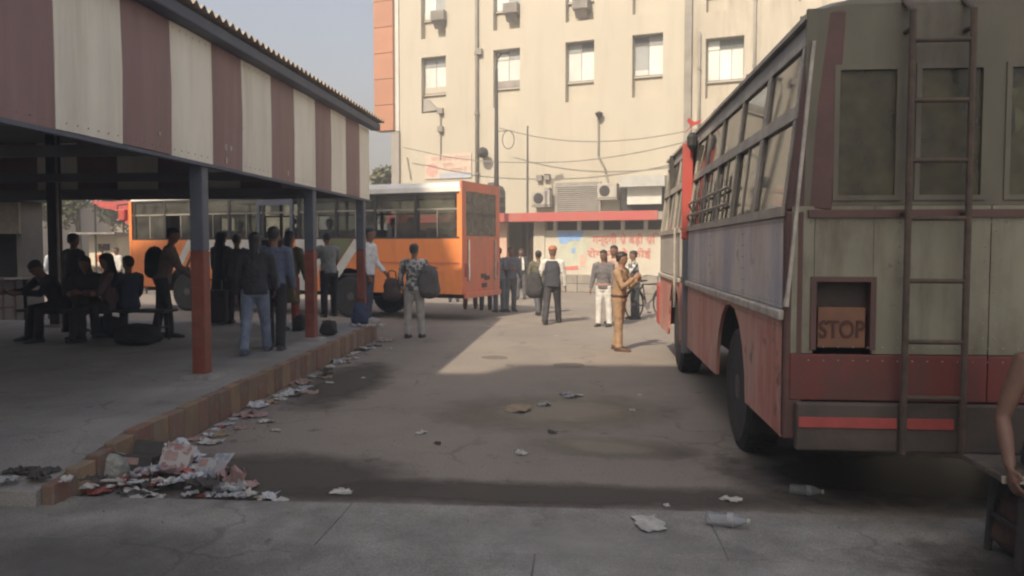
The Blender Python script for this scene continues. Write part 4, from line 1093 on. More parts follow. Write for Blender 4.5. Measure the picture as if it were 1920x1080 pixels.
def fuse(o, vox, it=3):
    r = o.modifiers.new("fuse", 'REMESH'); r.mode = 'VOXEL'; r.voxel_size = vox; r.use_smooth_shade = True
    s = o.modifiers.new("soften", 'SMOOTH'); s.iterations = it; s.factor = .5
    return o
PEOPLE = []
def person(loc, face, label, H=1.68, top=(.3, .3, .3), bottom=(.1, .1, .12), shoe=(.03, .03, .03), skin=0, lean=4, hipz=None,
           legs=((3, 2, 2), (-3, 2, 2)), arms=((6, 9, 14, 0), (6, 9, 14, 0)), sleeve='long', head=(0, 0), hair='short', bottom_kind='trousers',
           vest=None, scarf=None, hem=.0, vox=.012, group=None, cap=None, belt=None, stout=1.0, top_mat=None, flare=1.0):
    """legs: (thigh forward, out, knee bend) right then left; arms: (forward, out, elbow bend, inward); face: heading from +Y, counter-clockwise"""
    rt = root("person", loc, label, "person", group, R(face))
    X = Vector((1, 0, 0)); D = lambda f, o, s: Vector((s * math.sin(R(o)), math.sin(R(f)) * math.cos(R(o)), -math.cos(R(f)) * math.cos(R(o)))).normalized()
    th, sh_, ank = .245 * H, .235 * H, .042 * H
    J = {}
    hw = .052 * H
    low = 9
    for s, k in ((1, 0), (-1, 1)):
        f, o, kb = legs[k]
        hip = Vector((s * hw, 0, 0)); kn = hip + D(f, o, s) * th; an = kn + D(f - kb, o * .4, s) * sh_
        J[s] = [hip, kn, an]; low = min(low, an.z)
    pz_ = hipz if hipz is not None else ank - low
    P0 = Vector((0, 0, pz_))
    for s in (1, -1): J[s] = [p + P0 for p in J[s]]
    sd = Vector((0, math.sin(R(lean)), math.cos(R(lean))))
    waist = P0 + sd * .10 * H; chest = P0 + sd * .21 * H; shc = P0 + sd * .292 * H; neck = P0 + sd * .325 * H
    ht, hn = R(head[0]), R(head[1])
    hd = (sd * .5 + Vector((0, math.sin(R(lean) + hn), math.cos(R(lean) + hn)))).normalized()
    hc = neck + hd * .092 * H
    hh = .066 * H
    hrot = Matrix.Rotation(ht, 3, 'Z') @ Matrix.Rotation(-hn - R(lean) * .6, 3, 'X')
    A = {}
    for s, k in ((1, 0), (-1, 1)):
        f, o, eb, inn = arms[k]
        S0 = shc + X * (s * .112 * H * stout) - sd * .008 * H
        E = S0 + D(f, o, s) * .172 * H
        fd = Vector((s * math.sin(R(o * .5 - inn)), math.sin(R(f + eb)) * math.cos(R(o * .5 - inn)), -math.cos(R(f + eb)) * math.cos(R(o * .5 - inn)))).normalized()
        Wp = E + fd * .148 * H
        A[s] = (S0, E, Wp, fd)
    # ---- body, one surface
    b = MB(); h = H
    chain(b, [P0 - sd * .045 * h, P0, waist, chest, shc, shc + sd * .02 * h], [(.07 * h, .05 * h), (.088 * h, .062 * h), (.074 * h, .054 * h), (.086 * h, .06 * h), (.098 * h, .046 * h), (.05 * h, .03 * h)])
    chain(b, [shc, neck, hc - hd * .02 * h], [.042 * h, .031 * h, .030 * h])
    for s in (1, -1):
        hp, kn, an = J[s]
        chain(b, [hp + Vector((0, 0, .02 * h)), hp.lerp(kn, .3), kn, kn.lerp(an, .3), an], [.054 * h, .05 * h, .034 * h, .034 * h, .022 * h])
        ft = Vector((0, 1, 0))
        chain(b, [an - ft * .028 * h - Vector((0, 0, .018 * h)), an + Vector((0, .01 * h, -.014 * h)), an + ft * .075 * h - Vector((0, 0, .024 * h)), an + ft * .115 * h - Vector((0, 0, .028 * h))],
              [(.02 * h, .018 * h), (.024 * h, .024 * h), (.026 * h, .014 * h), (.016 * h, .01 * h)])
        S0, E, Wp, fd = A[s]
        chain(b, [shc + X * s * .06 * h, S0, S0.lerp(E, .5), E, E.lerp(Wp, .3), Wp], [.036 * h, .034 * h, .028 * h, .022 * h, .0225 * h, .0155 * h])
        # hand: palm, four fingers, thumb
        pal = (X * -s - fd * (X * -s).dot(fd)).normalized(); acr = fd.cross(pal).normalized()
        if acr.y < 0: acr = -acr
        chain(b, [Wp - fd * .005, Wp + fd * .022 * h, Wp + fd * .052 * h], [(.012 * h, .010 * h), (.020 * h, .010 * h), (.024 * h, .009 * h)], side=acr)
        for q, ln in ((-1.5, .040), (-.5, .046), (.5, .044), (1.5, .034)):
            r0 = Wp + fd * .05 * h + acr * (-q) * .0125 * h
            k1 = r0 + (fd * .9 + pal * .35).normalized() * ln * .5 * h; k2 = k1 + (fd * .55 + pal * .8).normalized() * ln * .5 * h
            chain(b, [r0 - fd * .01, k1, k2], [.0062 * h, .0056 * h, .0046 * h], n=7)
        r0 = Wp + fd * .018 * h + acr * .016 * h
        k1 = r0 + (fd * .6 + acr * .6 + pal * .3).normalized() * .026 * h; chain(b, [r0, k1, k1 + (fd * .9 + pal * .3).normalized() * .02 * h], [.0075 * h, .0065 * h, .005 * h], n=7)
    HP = lambda x, y, z: hc + hrot @ Vector((x * hh, y * hh, z * hh))
    prof = [(-1.02, .20, .22, .30), (-.90, .42, .48, .16), (-.55, .60, .74, .05), (-.1, .68, .86, 0), (.35, .70, .90, -.04), (.7, .60, .78, -.05), (.93, .34, .46, -.05), (1.0, .1, .14, -.05)]
    rings = [[HP(rx * math.cos(2 * math.pi * k / 14), yo + ry * math.sin(2 * math.pi * k / 14), t) for k in range(14)] for (t, rx, ry, yo) in prof]
    b.loft(rings)
    b.loft([[HP(x * w, y, z) for (x, w) in ((-1, w_), (1, w_))] + [HP(0, y + .1, z)] for (w_, y, z) in ((.06, .82, .22), (.13, .88, -.12), (.15, .84, -.22))])
    for s in (1, -1): b.ell(HP(s * .70, -.05, -.02), .03 * hh * 2, .09 * hh * 2, .12 * hh * 2, 8, 5)
    body = b.build("body", SKIN[skin], rt); fuse(body, vox, 2)
    if head[0] is not None:
        for s in (1, -1):
            e = piece("eye", _em, None, rt, HP(s * .28, .80, .08), (0, 0, ht))
        piece("mouth", _lm, None, rt, HP(0, .80, -.50), (0, 0, ht))
    # ---- hair or head cloth
    if hair in ('short', 'long', 'bun'):
        hp_ = [(-.5, .50, .26, -.62), (-.1, .70, .52, -.42), (.25, .76, .74, -.24), (.5, .76, .96, -.07), (.8, .64, .84, -.05), (1.0, .40, .52, -.06), (1.1, .12, .16, -.06)]
        m_ = MB(); m_.loft([[HP(rx * math.cos(2 * math.pi * k / 14), yo + ry * math.sin(2 * math.pi * k / 14), t) for k in range(14)] for (t, rx, ry, yo) in hp_])
        if hair == 'long': m_.loft([[HP(w * math.cos(2 * math.pi * k / 10), y + d * math.sin(2 * math.pi * k / 10), z) for k in range(10)] for (z, w, d, y) in ((.3, .7, .3, -.55), (-.6, .62, .28, -.72), (-1.5, .55, .22, -.85), (-2.5, .3, .14, -.95))])
        if hair == 'bun': m_.ell(HP(0, -1.0, .1), .4 * hh, .35 * hh, .38 * hh)
        fuse(m_.build("hair", M_hair, rt), max(.012, vox), 2)
    elif isinstance(hair, tuple):      # cloth over the head and shoulders
        m_ = MB(); m_.loft([[HP(rx * math.cos(2 * math.pi * k / 14), yo + ry * math.sin(2 * math.pi * k / 14), t) for k in range(14)] for (t, rx, ry, yo) in
                            [(-2.2, 1.5, .8, -.35), (-1.4, 1.1, .75, -.4), (-.8, .85, .7, -.42), (0, .84, .84, -.26), (.5, .84, 1.0, -.12), (.85, .66, .84, -.1), (1.1, .2, .26, -.08)]])
        fuse(m_.build("head_scarf", solid(hair), rt), max(.012, vox), 3)
    if cap:
        m_ = MB(); m_.loft([[HP(rx * math.cos(2 * math.pi * k / 14), yo + ry * math.sin(2 * math.pi * k / 14), t) for k in range(14)] for (t, rx, ry, yo) in
                            [(.22, .74, .92, -.06), (.45, .90, 1.08, -.06), (.8, .86, 1.04, -.06), (1.1, .66, .8, -.1), (1.25, .25, .3, -.1)]])
        fuse(m_.build("turban" if cap[0] else "cap", solid(cap[1]), rt), max(.012, vox), 3)
    # ---- trousers, skirt
    if bottom_kind == 'trousers':
        t = MB(); chain(t, [P0 - sd * .05 * h, P0, P0 + sd * .055 * h], [(.080 * h, .062 * h), (.096 * h, .070 * h), (.086 * h, .064 * h)])
        for s in (1, -1):
            hp, kn, an = J[s]
            chain(t, [hp + Vector((0, 0, .02 * h)), hp.lerp(kn, .4), kn, kn.lerp(an, .5), an + Vector((0, 0, -.012 * h))], [.062 * h, .056 * h, .044 * h, .042 * h * flare, .040 * h * flare])
        fuse(t.build("trousers", solid(bottom), rt), vox * 1.3, 3)
    else:
        t = MB(); mid = (J[1][1] + J[-1][1]) / 2; lo_ = (J[1][2] + J[-1][2]) / 2
        chain(t, [P0 + sd * .06 * h, P0, mid, lo_ + Vector((0, 0, .03))], [(.082 * h, .062 * h), (.1 * h, .076 * h), (.12 * h, .10 * h), (.13 * h, .115 * h)])
        fuse(t.build("skirt", solid(bottom), rt), vox * 1.3, 3)
    # ---- shirt
    t = MB(); hm_ = P0 - sd * (.02 + hem) * h
    c = [hm_, P0 + sd * .03 * h, waist, chest, shc, shc + sd * .025 * h]; r_ = [(.106 * h, .082 * h), (.102 * h, .076 * h), (.090 * h, .068 * h), (.098 * h, .072 * h), (.104 * h, .054 * h), (.05 * h, .038 * h)]
    if hem > .15: c.insert(1, P0 - sd * .5 * hem * h); r_[0] = (.125 * h, .105 * h); r_.insert(1, (.113 * h, .09 * h))
    chain(t, c, [(a * stout, d * stout) for (a, d) in r_])
    for s in (1, -1):
        S0, E, Wp, fd = A[s]
        if sleeve == 'long': chain(t, [shc + X * s * .06 * h, S0, S0.lerp(E, .5), E, E.lerp(Wp, .5), E.lerp(Wp, .93)], [.045 * h, .044 * h, .038 * h, .034 * h, .030 * h, .026 * h])
        elif sleeve == 'short': chain(t, [shc + X * s * .06 * h, S0, S0.lerp(E, .7)], [.045 * h, .044 * h, .043 * h])
    fuse(t.build("shirt", top_mat or solid(top), rt), vox * 1.3, 3)
    if vest:
        t = MB(); chain(t, [P0 - sd * .03 * h, P0 + sd * .03 * h, waist, chest, shc + sd * .01 * h], [(.117 * h, .092 * h), (.113 * h, .086 * h), (.101 * h, .079 * h), (.108 * h, .082 * h), (.100 * h, .064 * h)])
        fuse(t.build("vest", solid(vest), rt), vox * 1.3, 3)
    if belt:
        t = MB(); chain(t, [P0 + sd * .028 * h, P0 + sd * .052 * h], [(.106 * h, .080 * h), (.105 * h, .079 * h)], n=18); t.build("belt", solid(belt), rt)
    if scarf:
        t = MB()
        for s in (1, -1): chain(t, [neck + X * s * .03 * h + Vector((0, .03 * h, -.01 * h)), chest + X * s * .05 * h + Vector((0, .07 * h, 0)), waist + X * s * .05 * h + Vector((0, .075 * h, -.05 * h))], [(.02 * h, .012 * h), (.028 * h, .012 * h), (.03 * h, .01 * h)])
        fuse(t.build("scarf", solid(scarf), rt), .014, 2)
    # ---- shoes
    for s in (1, -1):
        an = J[s][2]; t = MB(); ft = Vector((0, 1, 0)); zb = an.z - ank
        rr = [[Vector((an.x + x * w, an.y + y, zb + z)) for (x, z) in ((-1, .0), (1, .0), (1, .45 * g_), (.6, g_), (-.6, g_), (-1, .45 * g_))] for (y, w, g_) in
              ((-.045 * h, .020 * h, .045 * h), (-.01 * h, .026 * h, .05 * h), (.04 * h, .029 * h, .042 * h), (.09 * h, .029 * h, .03 * h), (.125 * h, .018 * h, .02 * h))]
        t.loft(rr); t.build("shoe", solid(shoe, .6), rt, smooth=False, bevel=.006)
    PEOPLE.append(rt)
    return rt
PZ = .28
STAND = ((2, 3, 3), (-2, 3, 2)); WALK = ((22, 1, 6), (-18, 1, 10)); SIT = ((86, 5, 82), (84, 7, 80))
def at(x, y, z=0): p = G(x, y, z); p.z = z; return p

# ---- out in the yard
person(at(777, 633), -4, "person in grey patterned jacket and pale trousers carrying two big duffel bags, back turned", 1.72, (.22, .23, .24), (.42, .41, .39), legs=((4, 3, 3), (-3, 3, 2)), arms=((5, 16, 22, 10), (5, 16, 20, 10)), lean=2,
       top_mat=mat("patterned_jacket", (.07, .075, .08), (.42, .42, .41), 13, .9, .3, lo=.49, hi=.52))
person(at(1160, 657), -115, "person in khaki police uniform with dark belt standing in the sun", 1.58, (.37, .235, .135), (.38, .245, .145), (.10, .05, .03), skin=1, legs=((5, 2, 3), (-5, 2, 4)), arms=((26, 6, 112, 34), (22, 6, 108, 34)), belt=(.09, .045, .03), sleeve='long', head=(25, 0))
person(at(1035, 607), -8, "person in black vest over white shirt walking away with a large black bag", 1.72, (.72, .69, .62), (.055, .052, .055), legs=WALK, arms=((8, 10, 8, 0), (-4, 16, 12, 0)), vest=(.050, .053, .062), hair='none', cap=(True, (.50, .20, .12)), lean=5)
person(at(1010, 590), 20, "person in greenish top walking beside the black-vested walker", 1.62, (.16, .15, .10), (.10, .10, .11), legs=WALK, vox=.016)
person(at(1132, 612), 160, "person in white trousers and dark grey top left of the uniformed person", 1.60, (.16, .15, .15), (.70, .68, .63), hair='long', belt=(.50, .27, .20), legs=STAND, vox=.014)
person(at(1152, 606), 150, "person half hidden behind the uniformed person", 1.70, (.52, .36, .27), (.10, .11, .15), legs=STAND, vox=.016)
person(at(1190, 598), 100, "person in black and white shirt standing with the bicycle", 1.58, (.30, .31, .30), (.06, .065, .07), legs=STAND, arms=((40, 6, 20, 0), (40, 6, 20, 0)), vox=.016, top_mat=mat("check_shirt", (.06, .06, .06), (.62, .61, .58), 10, .9, lo=.48, hi=.53))
person(at(936, 585), 30, "person in grey-blue shirt nearest the tail of the orange bus", 1.66, (.17, .20, .25), (.14, .17, .22), legs=STAND, vox=.016)
person(at(957, 584), -150, "person in slate shirt and trousers facing the grey-blue shirted one", 1.68, (.15, .155, .18), (.13, .135, .15), legs=STAND, arms=((30, 8, 60, 20), (6, 8, 12, 0)), vox=.016)
person(at(851, 566), 10, "person standing behind the orange bus, only lower legs visible left of three", 1.66, (.3, .3, .32), (.11, .13, .18), legs=STAND, vox=.02)
person(at(882, 579), 10, "person in brown trousers standing behind the orange bus tail, legs visible under bumper", 1.66, (.3, .25, .2), (.14, .075, .055), legs=((10, 6, 3), (-8, 6, 3)), vox=.02)
person(at(911, 581), 10, "person in dark blue trousers behind the right end of the orange bus tail", 1.66, (.2, .2, .24), (.09, .10, .13), legs=STAND, vox=.02)
person(at(977, 561), 180, "person in black jacket at the ticket office doorway", 1.62, (.05, .05, .05), (.12, .12, .13), legs=STAND, vox=.02, scarf=(.7, .68, .62))

# ---- on the platform
person(at(690, 603, PZ), -95, "person in white shirt and jeans standing at the platform end", 1.74, (.76, .78, .78), (.085, .10, .14), (.5, .5, .5), legs=STAND, arms=((4, 7, 10, 0), (10, 7, 30, 0)), vox=.013)
person(at(618, 594, PZ), 35, "person in grey shirt and black trousers facing the orange bus by the kerb", 1.70, (.30, .30, .28), (.035, .033, .033), legs=((8, 3, 6), (-2, 3, 4)), lean=12, arms=((25, 8, 30, 10), (25, 8, 30, 10)), vox=.014, sleeve='short')
person(at(480, 662, PZ), 12, "person in dark jacket and faded jeans walking towards the orange bus", 1.60, (.045, .043, .045), (.22, .26, .34), (.10, .11, .15), legs=((20, 2, 4), (-14, 2, 12)), arms=((10, 8, 30, 10), (-4, 8, 14, 0)), hair='long', vox=.012, stout=1.08)
person(at(515, 655, PZ), 8, "person in blue denim jacket and black trousers close behind the dark-jacketed walker", 1.66, (.12, .145, .20), (.028, .027, .028), (.05, .05, .055), legs=((-6, 2, 6), (16, 2, 6)), arms=((0, 8, 16, 0), (0, 8, 16, 0)), vox=.012)
person(at(543, 620, PZ), -10, "person in long olive kurta and red leggings waiting at the bus door", 1.64, (.105, .090, .045), (.30, .07, .055), hem=.22, hair='long', legs=STAND, vox=.014, scarf=(.12, .09, .05))
person(at(445, 606, PZ), 5, "person in dark grey shirt and black trousers standing just right of the front post", 1.62, (.075, .07, .068), (.035, .035, .04), legs=STAND, vox=.014)
person(at(415, 604, PZ), -20, "person in long black garment with dark suitcase next to the front post", 1.66, (.030, .028, .028), (.028, .026, .026), bottom_kind='skirt', hair=(.03, .028, .03), legs=STAND, vox=.014)
person(at(306, 632, PZ), -70, "person in pinkish brown shirt with a black backpack leaning over the bench end", 1.70, (.20, .135, .12), (.035, .034, .036), legs=((12, 3, 8), (-6, 3, 6)), lean=14, arms=((30, 8, 20, 5), (20, 8, 30, 5)), vox=.013)
bench_y = G(150, 640, PZ).y + .25
def seated(px, label, dy=0, arms=((30, 6, 60, 20), (30, 6, 60, 20)), legs=SIT, **k):
    p = atY(px, 560, bench_y + dy); p.z = PZ
    return person(p, k.pop('face', 170), label, hipz=.50, legs=legs, arms=arms, lean=k.pop('lean', 8), vox=.015, **k)
seated(118, "seated person in black bending forward at the left end of the platform bench", top=(.035, .034, .036), bottom=(.03, .029, .03), H=1.66, lean=30, face=150, arms=((50, 8, 40, 20), (46, 8, 50, 20)), head=(10, 20), stout=1.1)
seated(163, "seated person in dark olive shawl, second from left on the bench", top=(.06, .055, .04), bottom=(.035, .032, .03), H=1.58, hair=(.045, .042, .035), face=205, lean=12, legs=((82, 4, 70), (88, 8, 96)), stout=1.22)
seated(210, "seated person with dark headscarf and mauve shawl on the bench", top=(.17, .10, .105), bottom=(.04, .033, .033), H=1.64, hair=(.034, .028, .028), face=125, lean=5, head=(20, 6), stout=1.18, scarf=(.20, .12, .125))
seated(243, "seated person in navy top at the right end of the bench, turned away", top=(.045, .055, .085), bottom=(.04, .042, .05), H=1.56, face=60, lean=2, arms=((20, 10, 30, 10), (40, 6, 60, 20)), legs=((78, 5, 70), (84, 7, 84)))
person(atY(136, 560, bench_y + 1.0).xy.to_3d() + Vector((0, 0, PZ)), -20, "person in charcoal shirt standing behind the bench, back turned", 1.60, (.06, .055, .052), (.05, .045, .045), legs=STAND, vox=.015)

# ---- in and around the orange bus
def rider(s, d, label, top, face, z=1.0, hipz=.50, legs=SIT, **k):
    w = OB + OX * s + OY * d; w.z = z + .05
    return person(w, face, label, hipz=hipz, legs=legs, top=top, vox=.02, **k)
rf = math.degrees(OA) - 90
rider(obp(343, 430)[0], -.35, "passenger in bright pink shirt at a front window of the orange bus", (.62, .10, .12), rf)
rider(obp(722, 420)[0], -.45, "passenger in dark shirt at the window above the rear wheel, nearest its post", (.06, .055, .055), rf)
rider(obp(757, 420)[0], -.40, "passenger with dark hair and grey shirt behind the rear window bay of the orange bus", (.14, .13, .13), rf)
rider(obp(430, 420)[0], -.45, "passenger in blue-grey shirt at the window just right of the front post", (.10, .12, .15), rf)
rider(obp(600, 420)[0], -.45, "passenger in brown shirt at the window right of the middle post", (.12, .08, .06), rf)
rider(obp(530, 400)[0], -.42, "passenger in black standing in the doorway of the orange bus", (.035, .032, .032), rf + 90, z=.75, hipz=None, legs=STAND, H=1.60)

# ---- far left, beyond the shelter
person(at(196, 548), 175, "person in bright orange shirt far beyond the seated group", 1.70, (.72, .20, .08), (.3, .3, .32), legs=STAND, vox=.02)
person(at(103, 560), 60, "person in pale blue shirt beyond the back post", 1.68, (.55, .60, .66), (.20, .20, .22), legs=STAND, vox=.02)
person(at(141, 556), -60, "person in white kurta just right of the back post", 1.70, (.68, .67, .63), (.6, .59, .56), hem=.2, legs=STAND, vox=.02)
person(at(63, 585), 40, "person in pale cream trousers by the stall railing", 1.66, (.16, .16, .17), (.50, .46, .38), legs=WALK, vox=.02)
person(at(222, 553), 160, "person in white shirt in front of the pale kiosk, right of the orange shirt", 1.66, (.68, .66, .60), (.12, .12, .13), legs=STAND, vox=.02)

# ---- person on the bench at the right edge
sp = Vector((2.40, 4.20, .04))
person(sp, 176, "person in dark vest with bare brown arms sitting on a bench at the right edge", 1.74, (.060, .062, .055), (.06, .045, .038), skin=2, hipz=.55, legs=((84, 8, 84), (84, 8, 84)), arms=((4, 20, 30, 6), (4, 20, 30, 6)), sleeve='none', lean=3, vox=.010, stout=1.05)
# ================================================================== BENCHES AND BAGS
def bench(name, loc, w, label, seat_m, rz=0, depth=.4, hz=.46):
    r = root(name, loc, label, "bench", rz=rz)
    for k in range(3):
        MB().box(-w / 2, w / 2, -depth / 2 + k * depth / 3 + .006, -depth / 2 + (k + 1) * depth / 3 - .006, hz - .035, hz).build("seat_plank", seat_m, r, bevel=.006)
    for s in (-1, 1):
        for d in (-1, 1): MB().tube([(s * (w / 2 - .12), d * depth * .36, 0), (s * (w / 2 - .14), d * depth * .33, hz - .036)], .02, 6).build("leg", M_dark, r)
        MB().tube([(s * (w / 2 - .13), -depth * .34, .2), (s * (w / 2 - .13), depth * .34, .2)], .014, 6).build("stretcher", M_dark, r)
    return r
bc = (atY(168, 560, bench_y)); 
bench("bench", (bc.x + .15, bench_y - .05, PZ), 2.3, "dark bench under the seated group on the platform", mat("bench_dark", (.05, .045, .04), (.07, .06, .05), 5, .7))
bench("bench", (2.66, 4.26, .042), 1.25, "low dark bench with pale front edge at the right edge", mat("bench_brown", (.085, .070, .056), (.12, .10, .08), 5, .8, .2), depth=.42, hz=.50)
MB().box(-.625, .625, -.222, -.206, .462, .497).build("front_edge", mat("bench_pale", (.50, .46, .40), (.38, .34, .29), 5, .7, .2), bpy.data.objects["bench.001"])
def pillow(name, loc, dims, c, label, cat="bag", rz=0, strap=None, rough=.8, tilt=0):
    r = root(name, loc, label, cat, rz=rz)
    a, b_, h = dims; rings = []
    n = 16; lv = 9
    for i in range(lv):
        t = i / (lv - 1); f = (1 - .30 * t) * ((1 - abs(2 * t - 1) ** 5) ** .5 if 0 < t < 1 else .45)
        rg = []
        for k in range(n):
            an = 2 * math.pi * k / n; cx = abs(math.cos(an)) ** .55 * (1 if math.cos(an) > 0 else -1); cy = abs(math.sin(an)) ** .55 * (1 if math.sin(an) > 0 else -1)
            w = 1 + random.uniform(-.10, .07) + .07 * math.sin(3 * an + 9 * t + a * 40)
            rg.append((a / 2 * cx * f * w, b_ / 2 * cy * f * w, h * t))
        rings.append(rg)
    o = MB().loft(rings).build("bag_body", solid(c, rough, .6, 25), r, smooth=True)
    s = o.modifiers.new("round", 'SUBSURF'); s.levels = 1; s.render_levels = 1
    if strap:
        MB().tube([(-a * .22, 0, h * .9), (-a * .18, 0, h + strap * .8), (0, 0, h + strap), (a * .18, 0, h + strap * .8), (a * .22, 0, h * .9)], .012, 6).build("handle", M_dark, r)
    MB().tube([(-a * .38, 0, h * .90), (0, 0, h * 1.0), (a * .38, 0, h * .90)], .008, 5).build("zip", M_dark, r)
    return r
bm = at(777, 633)
pillow("duffel_bag", bm + Vector((.30, -.10, .72)), (.44, .30, .62), (.085, .08, .083), "large dark grey duffel bag slung on the right of the pale-trousered person", rz=R(4))
pillow("duffel_bag", bm + Vector((-.42, .02, .66)), (.38, .28, .44), (.075, .052, .050), "maroon-grey duffel bag hanging on the left of the pale-trousered person", strap=.14)
wm = at(1035, 607)
pillow("shoulder_bag", wm + Vector((-.38, -.05, .55)), (.42, .30, .58), (.045, .042, .042), "large black bag carried low by the black-vested walker", strap=.12)
p = at(601, 630, PZ); pillow("black_bag", p + Vector((.1, .1, 0)), (.30, .26, .24), (.03, .03, .03), "small black bag right of the middle post")
p = at(556, 622, PZ); pillow("black_bag", p + Vector((0, .15, 0)), (.24, .24, .28), (.03, .028, .026), "small black bag left of the middle post")
p = at(708, 604, PZ); pillow("blue_bag", Vector((p.x - .12, 13.75, PZ)), (.34, .28, .42), (.05, .065, .13), "dark blue bag standing at the platform corner", strap=.05)
p = at(240, 650, PZ); pillow("sack", p + Vector((0, .25, 0)), (.72, .48, .30), (.022, .021, .020), "big black sack on the platform floor before the bench")
p = at(165, 640, PZ); pillow("sack", p + Vector((0, .5, 0)), (.5, .4, .34), (.035, .032, .028), "dark brown sack tucked under the bench")
# backpack of the leaning person
bpk = at(306, 632, PZ); pillow("backpack", bpk + Vector((-.10, -.02, .90)), (.30, .34, .50), (.028, .028, .030), "black backpack on the leaning person in pinkish brown", rz=R(-70))
# suitcase
sc_ = at(410, 606, PZ); r = root("suitcase", sc_ + Vector((.05, -.22, 0)), "upright black suitcase by the front post", "suitcase", rz=R(12))
MB().box(-.22, .22, -.13, .13, .04, .62).build("shell", solid((.03, .03, .032), .5), r, bevel=.04, seg=3)
for s in (-1, 1):
    MB().tube([(s * .1, .08, .62), (s * .1, .08, .8)], .008, 5).build("handle_rod", M_steel, r); MB().lathe([(.03, -.015), (.03, .015)], (s * .17, 0, .03), axis='x', n=10).build("wheel", M_black, r)
MB().tube([(-.11, .08, .8), (.11, .08, .8)], .014, 6).build("handle", M_dark, r)
# under the right bench
pillow("sack", (2.34, 4.34, .042), (.40, .30, .34), (.085, .048, .034), "brown cloth sack pushed under the bench at the right edge")
pillow("sack", (2.80, 4.36, .042), (.34, .28, .30), (.20, .18, .16), "pale cloth bundle under the right-edge bench beside the brown sack")

# ================================================================== BICYCLE
def bicycle(loc, rz, label):
    r = root("bicycle", loc, label, "bicycle", rz=rz); m = M_dark
    for y0 in (-.53, .53):
        w = MB().tube([(0, y0 + .33 * math.cos(2 * math.pi * k / 32), .345 + .33 * math.sin(2 * math.pi * k / 32)) for k in range(32)], .018, 6, closed=True).build("wheel", M_black, r)
        s = MB()
        for k in range(16):
            a = 2 * math.pi * k / 16; s.tube([(.02 if k % 2 else -.02, y0, .345), (0, y0 + .315 * math.cos(a), .345 + .315 * math.sin(a))], .0025, 4)
        so = s.build("spokes", M_steel, w); so["kind"] = "stuff"
        MB().lathe([(.025, -.04), (.025, .04)], (0, y0, .345), axis='x', n=10).build("hub", M_steel, w)
        MB().tube([(0, y0 + .37 * math.cos(R(a)), .345 + .37 * math.sin(R(a))) for a in range(20, 165, 12)], .02, 6).build("mudguard", m, r)
    bb, st, hd_, hb = (0, -.08, .29), (0, -.22, .80), (0, .36, .80), (0, .42, .60)
    for a, c in ((bb, st), (bb, hb), (st, hd_), (hd_, hb), (bb, (0, -.53, .345)), (st, (0, -.53, .345)), (hb, (0, .53, .345))):
        MB().tube([a, c], .016, 6).build("frame_tube", m, r)
    MB().tube([(0, .36, .8), (0, .34, .98)], .014, 6).build("stem", M_steel, r)
    MB().tube([(-.27, .16, .98), (-.25, .3, 1.0), (0, .36, .98), (.25, .3, 1.0), (.27, .16, .98)], .013, 6).build("handlebar", M_steel, r)
    MB().loft([[(-.1, -.36, .86), (.1, -.36, .86), (.09, -.36, .91), (-.09, -.36, .91)], [(-.05, -.2, .87), (.05, -.2, .87), (.05, -.2, .91), (-.05, -.2, .91)], [(-.02, -.06, .87), (.02, -.06, .87), (.02, -.06, .9), (-.02, -.06, .9)]]).build("saddle", M_black, r, bevel=.01)
    for y_ in (-.72, -.4): MB().tube([(-.1, y_, .72), (.1, y_, .72)], .01, 5).build("carrier_bar", m, r)
    for s in (-.08, .08): MB().tube([(s, -.75, .72), (s, -.3, .74)], .01, 5).build("carrier_bar", m, r)
    MB().lathe([(.09, -.004), (.09, .004)], (.04, -.08, .29), axis='x', n=16).build("chainring", M_steel, r)
    for s, z in ((.08, .14), (-.08, .44)): MB().box(s - .04, s + .04, -.1, -.04, z - .012, z + .012).build("pedal", M_black, r); MB().tube([(s * .6, -.08, .29), (s * .6, -.07, z)], .008, 5).build("crank", M_steel, r)
    return r
bicycle(at(1196, 597) + Vector((.25, .12, 0)), R(-42), "black bicycle behind the uniformed person, left of the red bus")

# ================================================================== SCOOTER, far by the ticket office
sc = root("scooter", at(986, 541), "faded orange scooter parked before the ticket office", "scooter", rz=R(75))
M_sc = solid((.56, .27, .19), .45)
for y0 in (-.55, .6):
    MB().tube([(0, y0 + .2 * math.cos(2 * math.pi * k / 20), .25 + .2 * math.sin(2 * math.pi * k / 20)) for k in range(20)], .055, 8, closed=True).build("wheel", M_black, sc, smooth=True)
MB().loft([[(-.12, -.8, .5), (.12, -.8, .5), (.1, -.8, .68), (-.1, -.8, .68)], [(-.2, -.5, .3), (.2, -.5, .3), (.17, -.5, .74), (-.17, -.5, .74)], [(-.18, -.05, .28), (.18, -.05, .28), (.15, -.05, .7), (-.15, -.05, .7)], [(-.16, .0, .27), (.16, .0, .27), (.13, .0, .4), (-.13, .0, .4)]]).build("body", M_sc, sc, bevel=.04)
MB().box(-.16, .16, -.02, .4, .26, .33).build("footboard", M_sc, sc, bevel=.02)
MB().hexa([(-.2, .38, .3), (.2, .38, .3), (.2, .44, .3), (-.2, .44, .3), (-.14, .5, .98), (.14, .5, .98), (.14, .58, .98), (-.14, .58, .98)]).build("leg_shield", M_sc, sc, bevel=.03)
MB().box(-.15, .15, -.75, -.05, .75, .84).build("seat", M_black, sc, bevel=.04)
MB().tube([(0, .6, .25), (0, .5, 1.0)], .03, 8).build("steering_column", M_dark, sc)
MB().tube([(-.33, .42, 1.05), (0, .5, 1.02), (.33, .42, 1.05)], .017, 6).build("handlebar", M_dark, sc)
MB().lathe([(.09, 0), (.07, .08)], (0, .54, .98), axis='y', n=12).build("headlamp", M_white, sc)

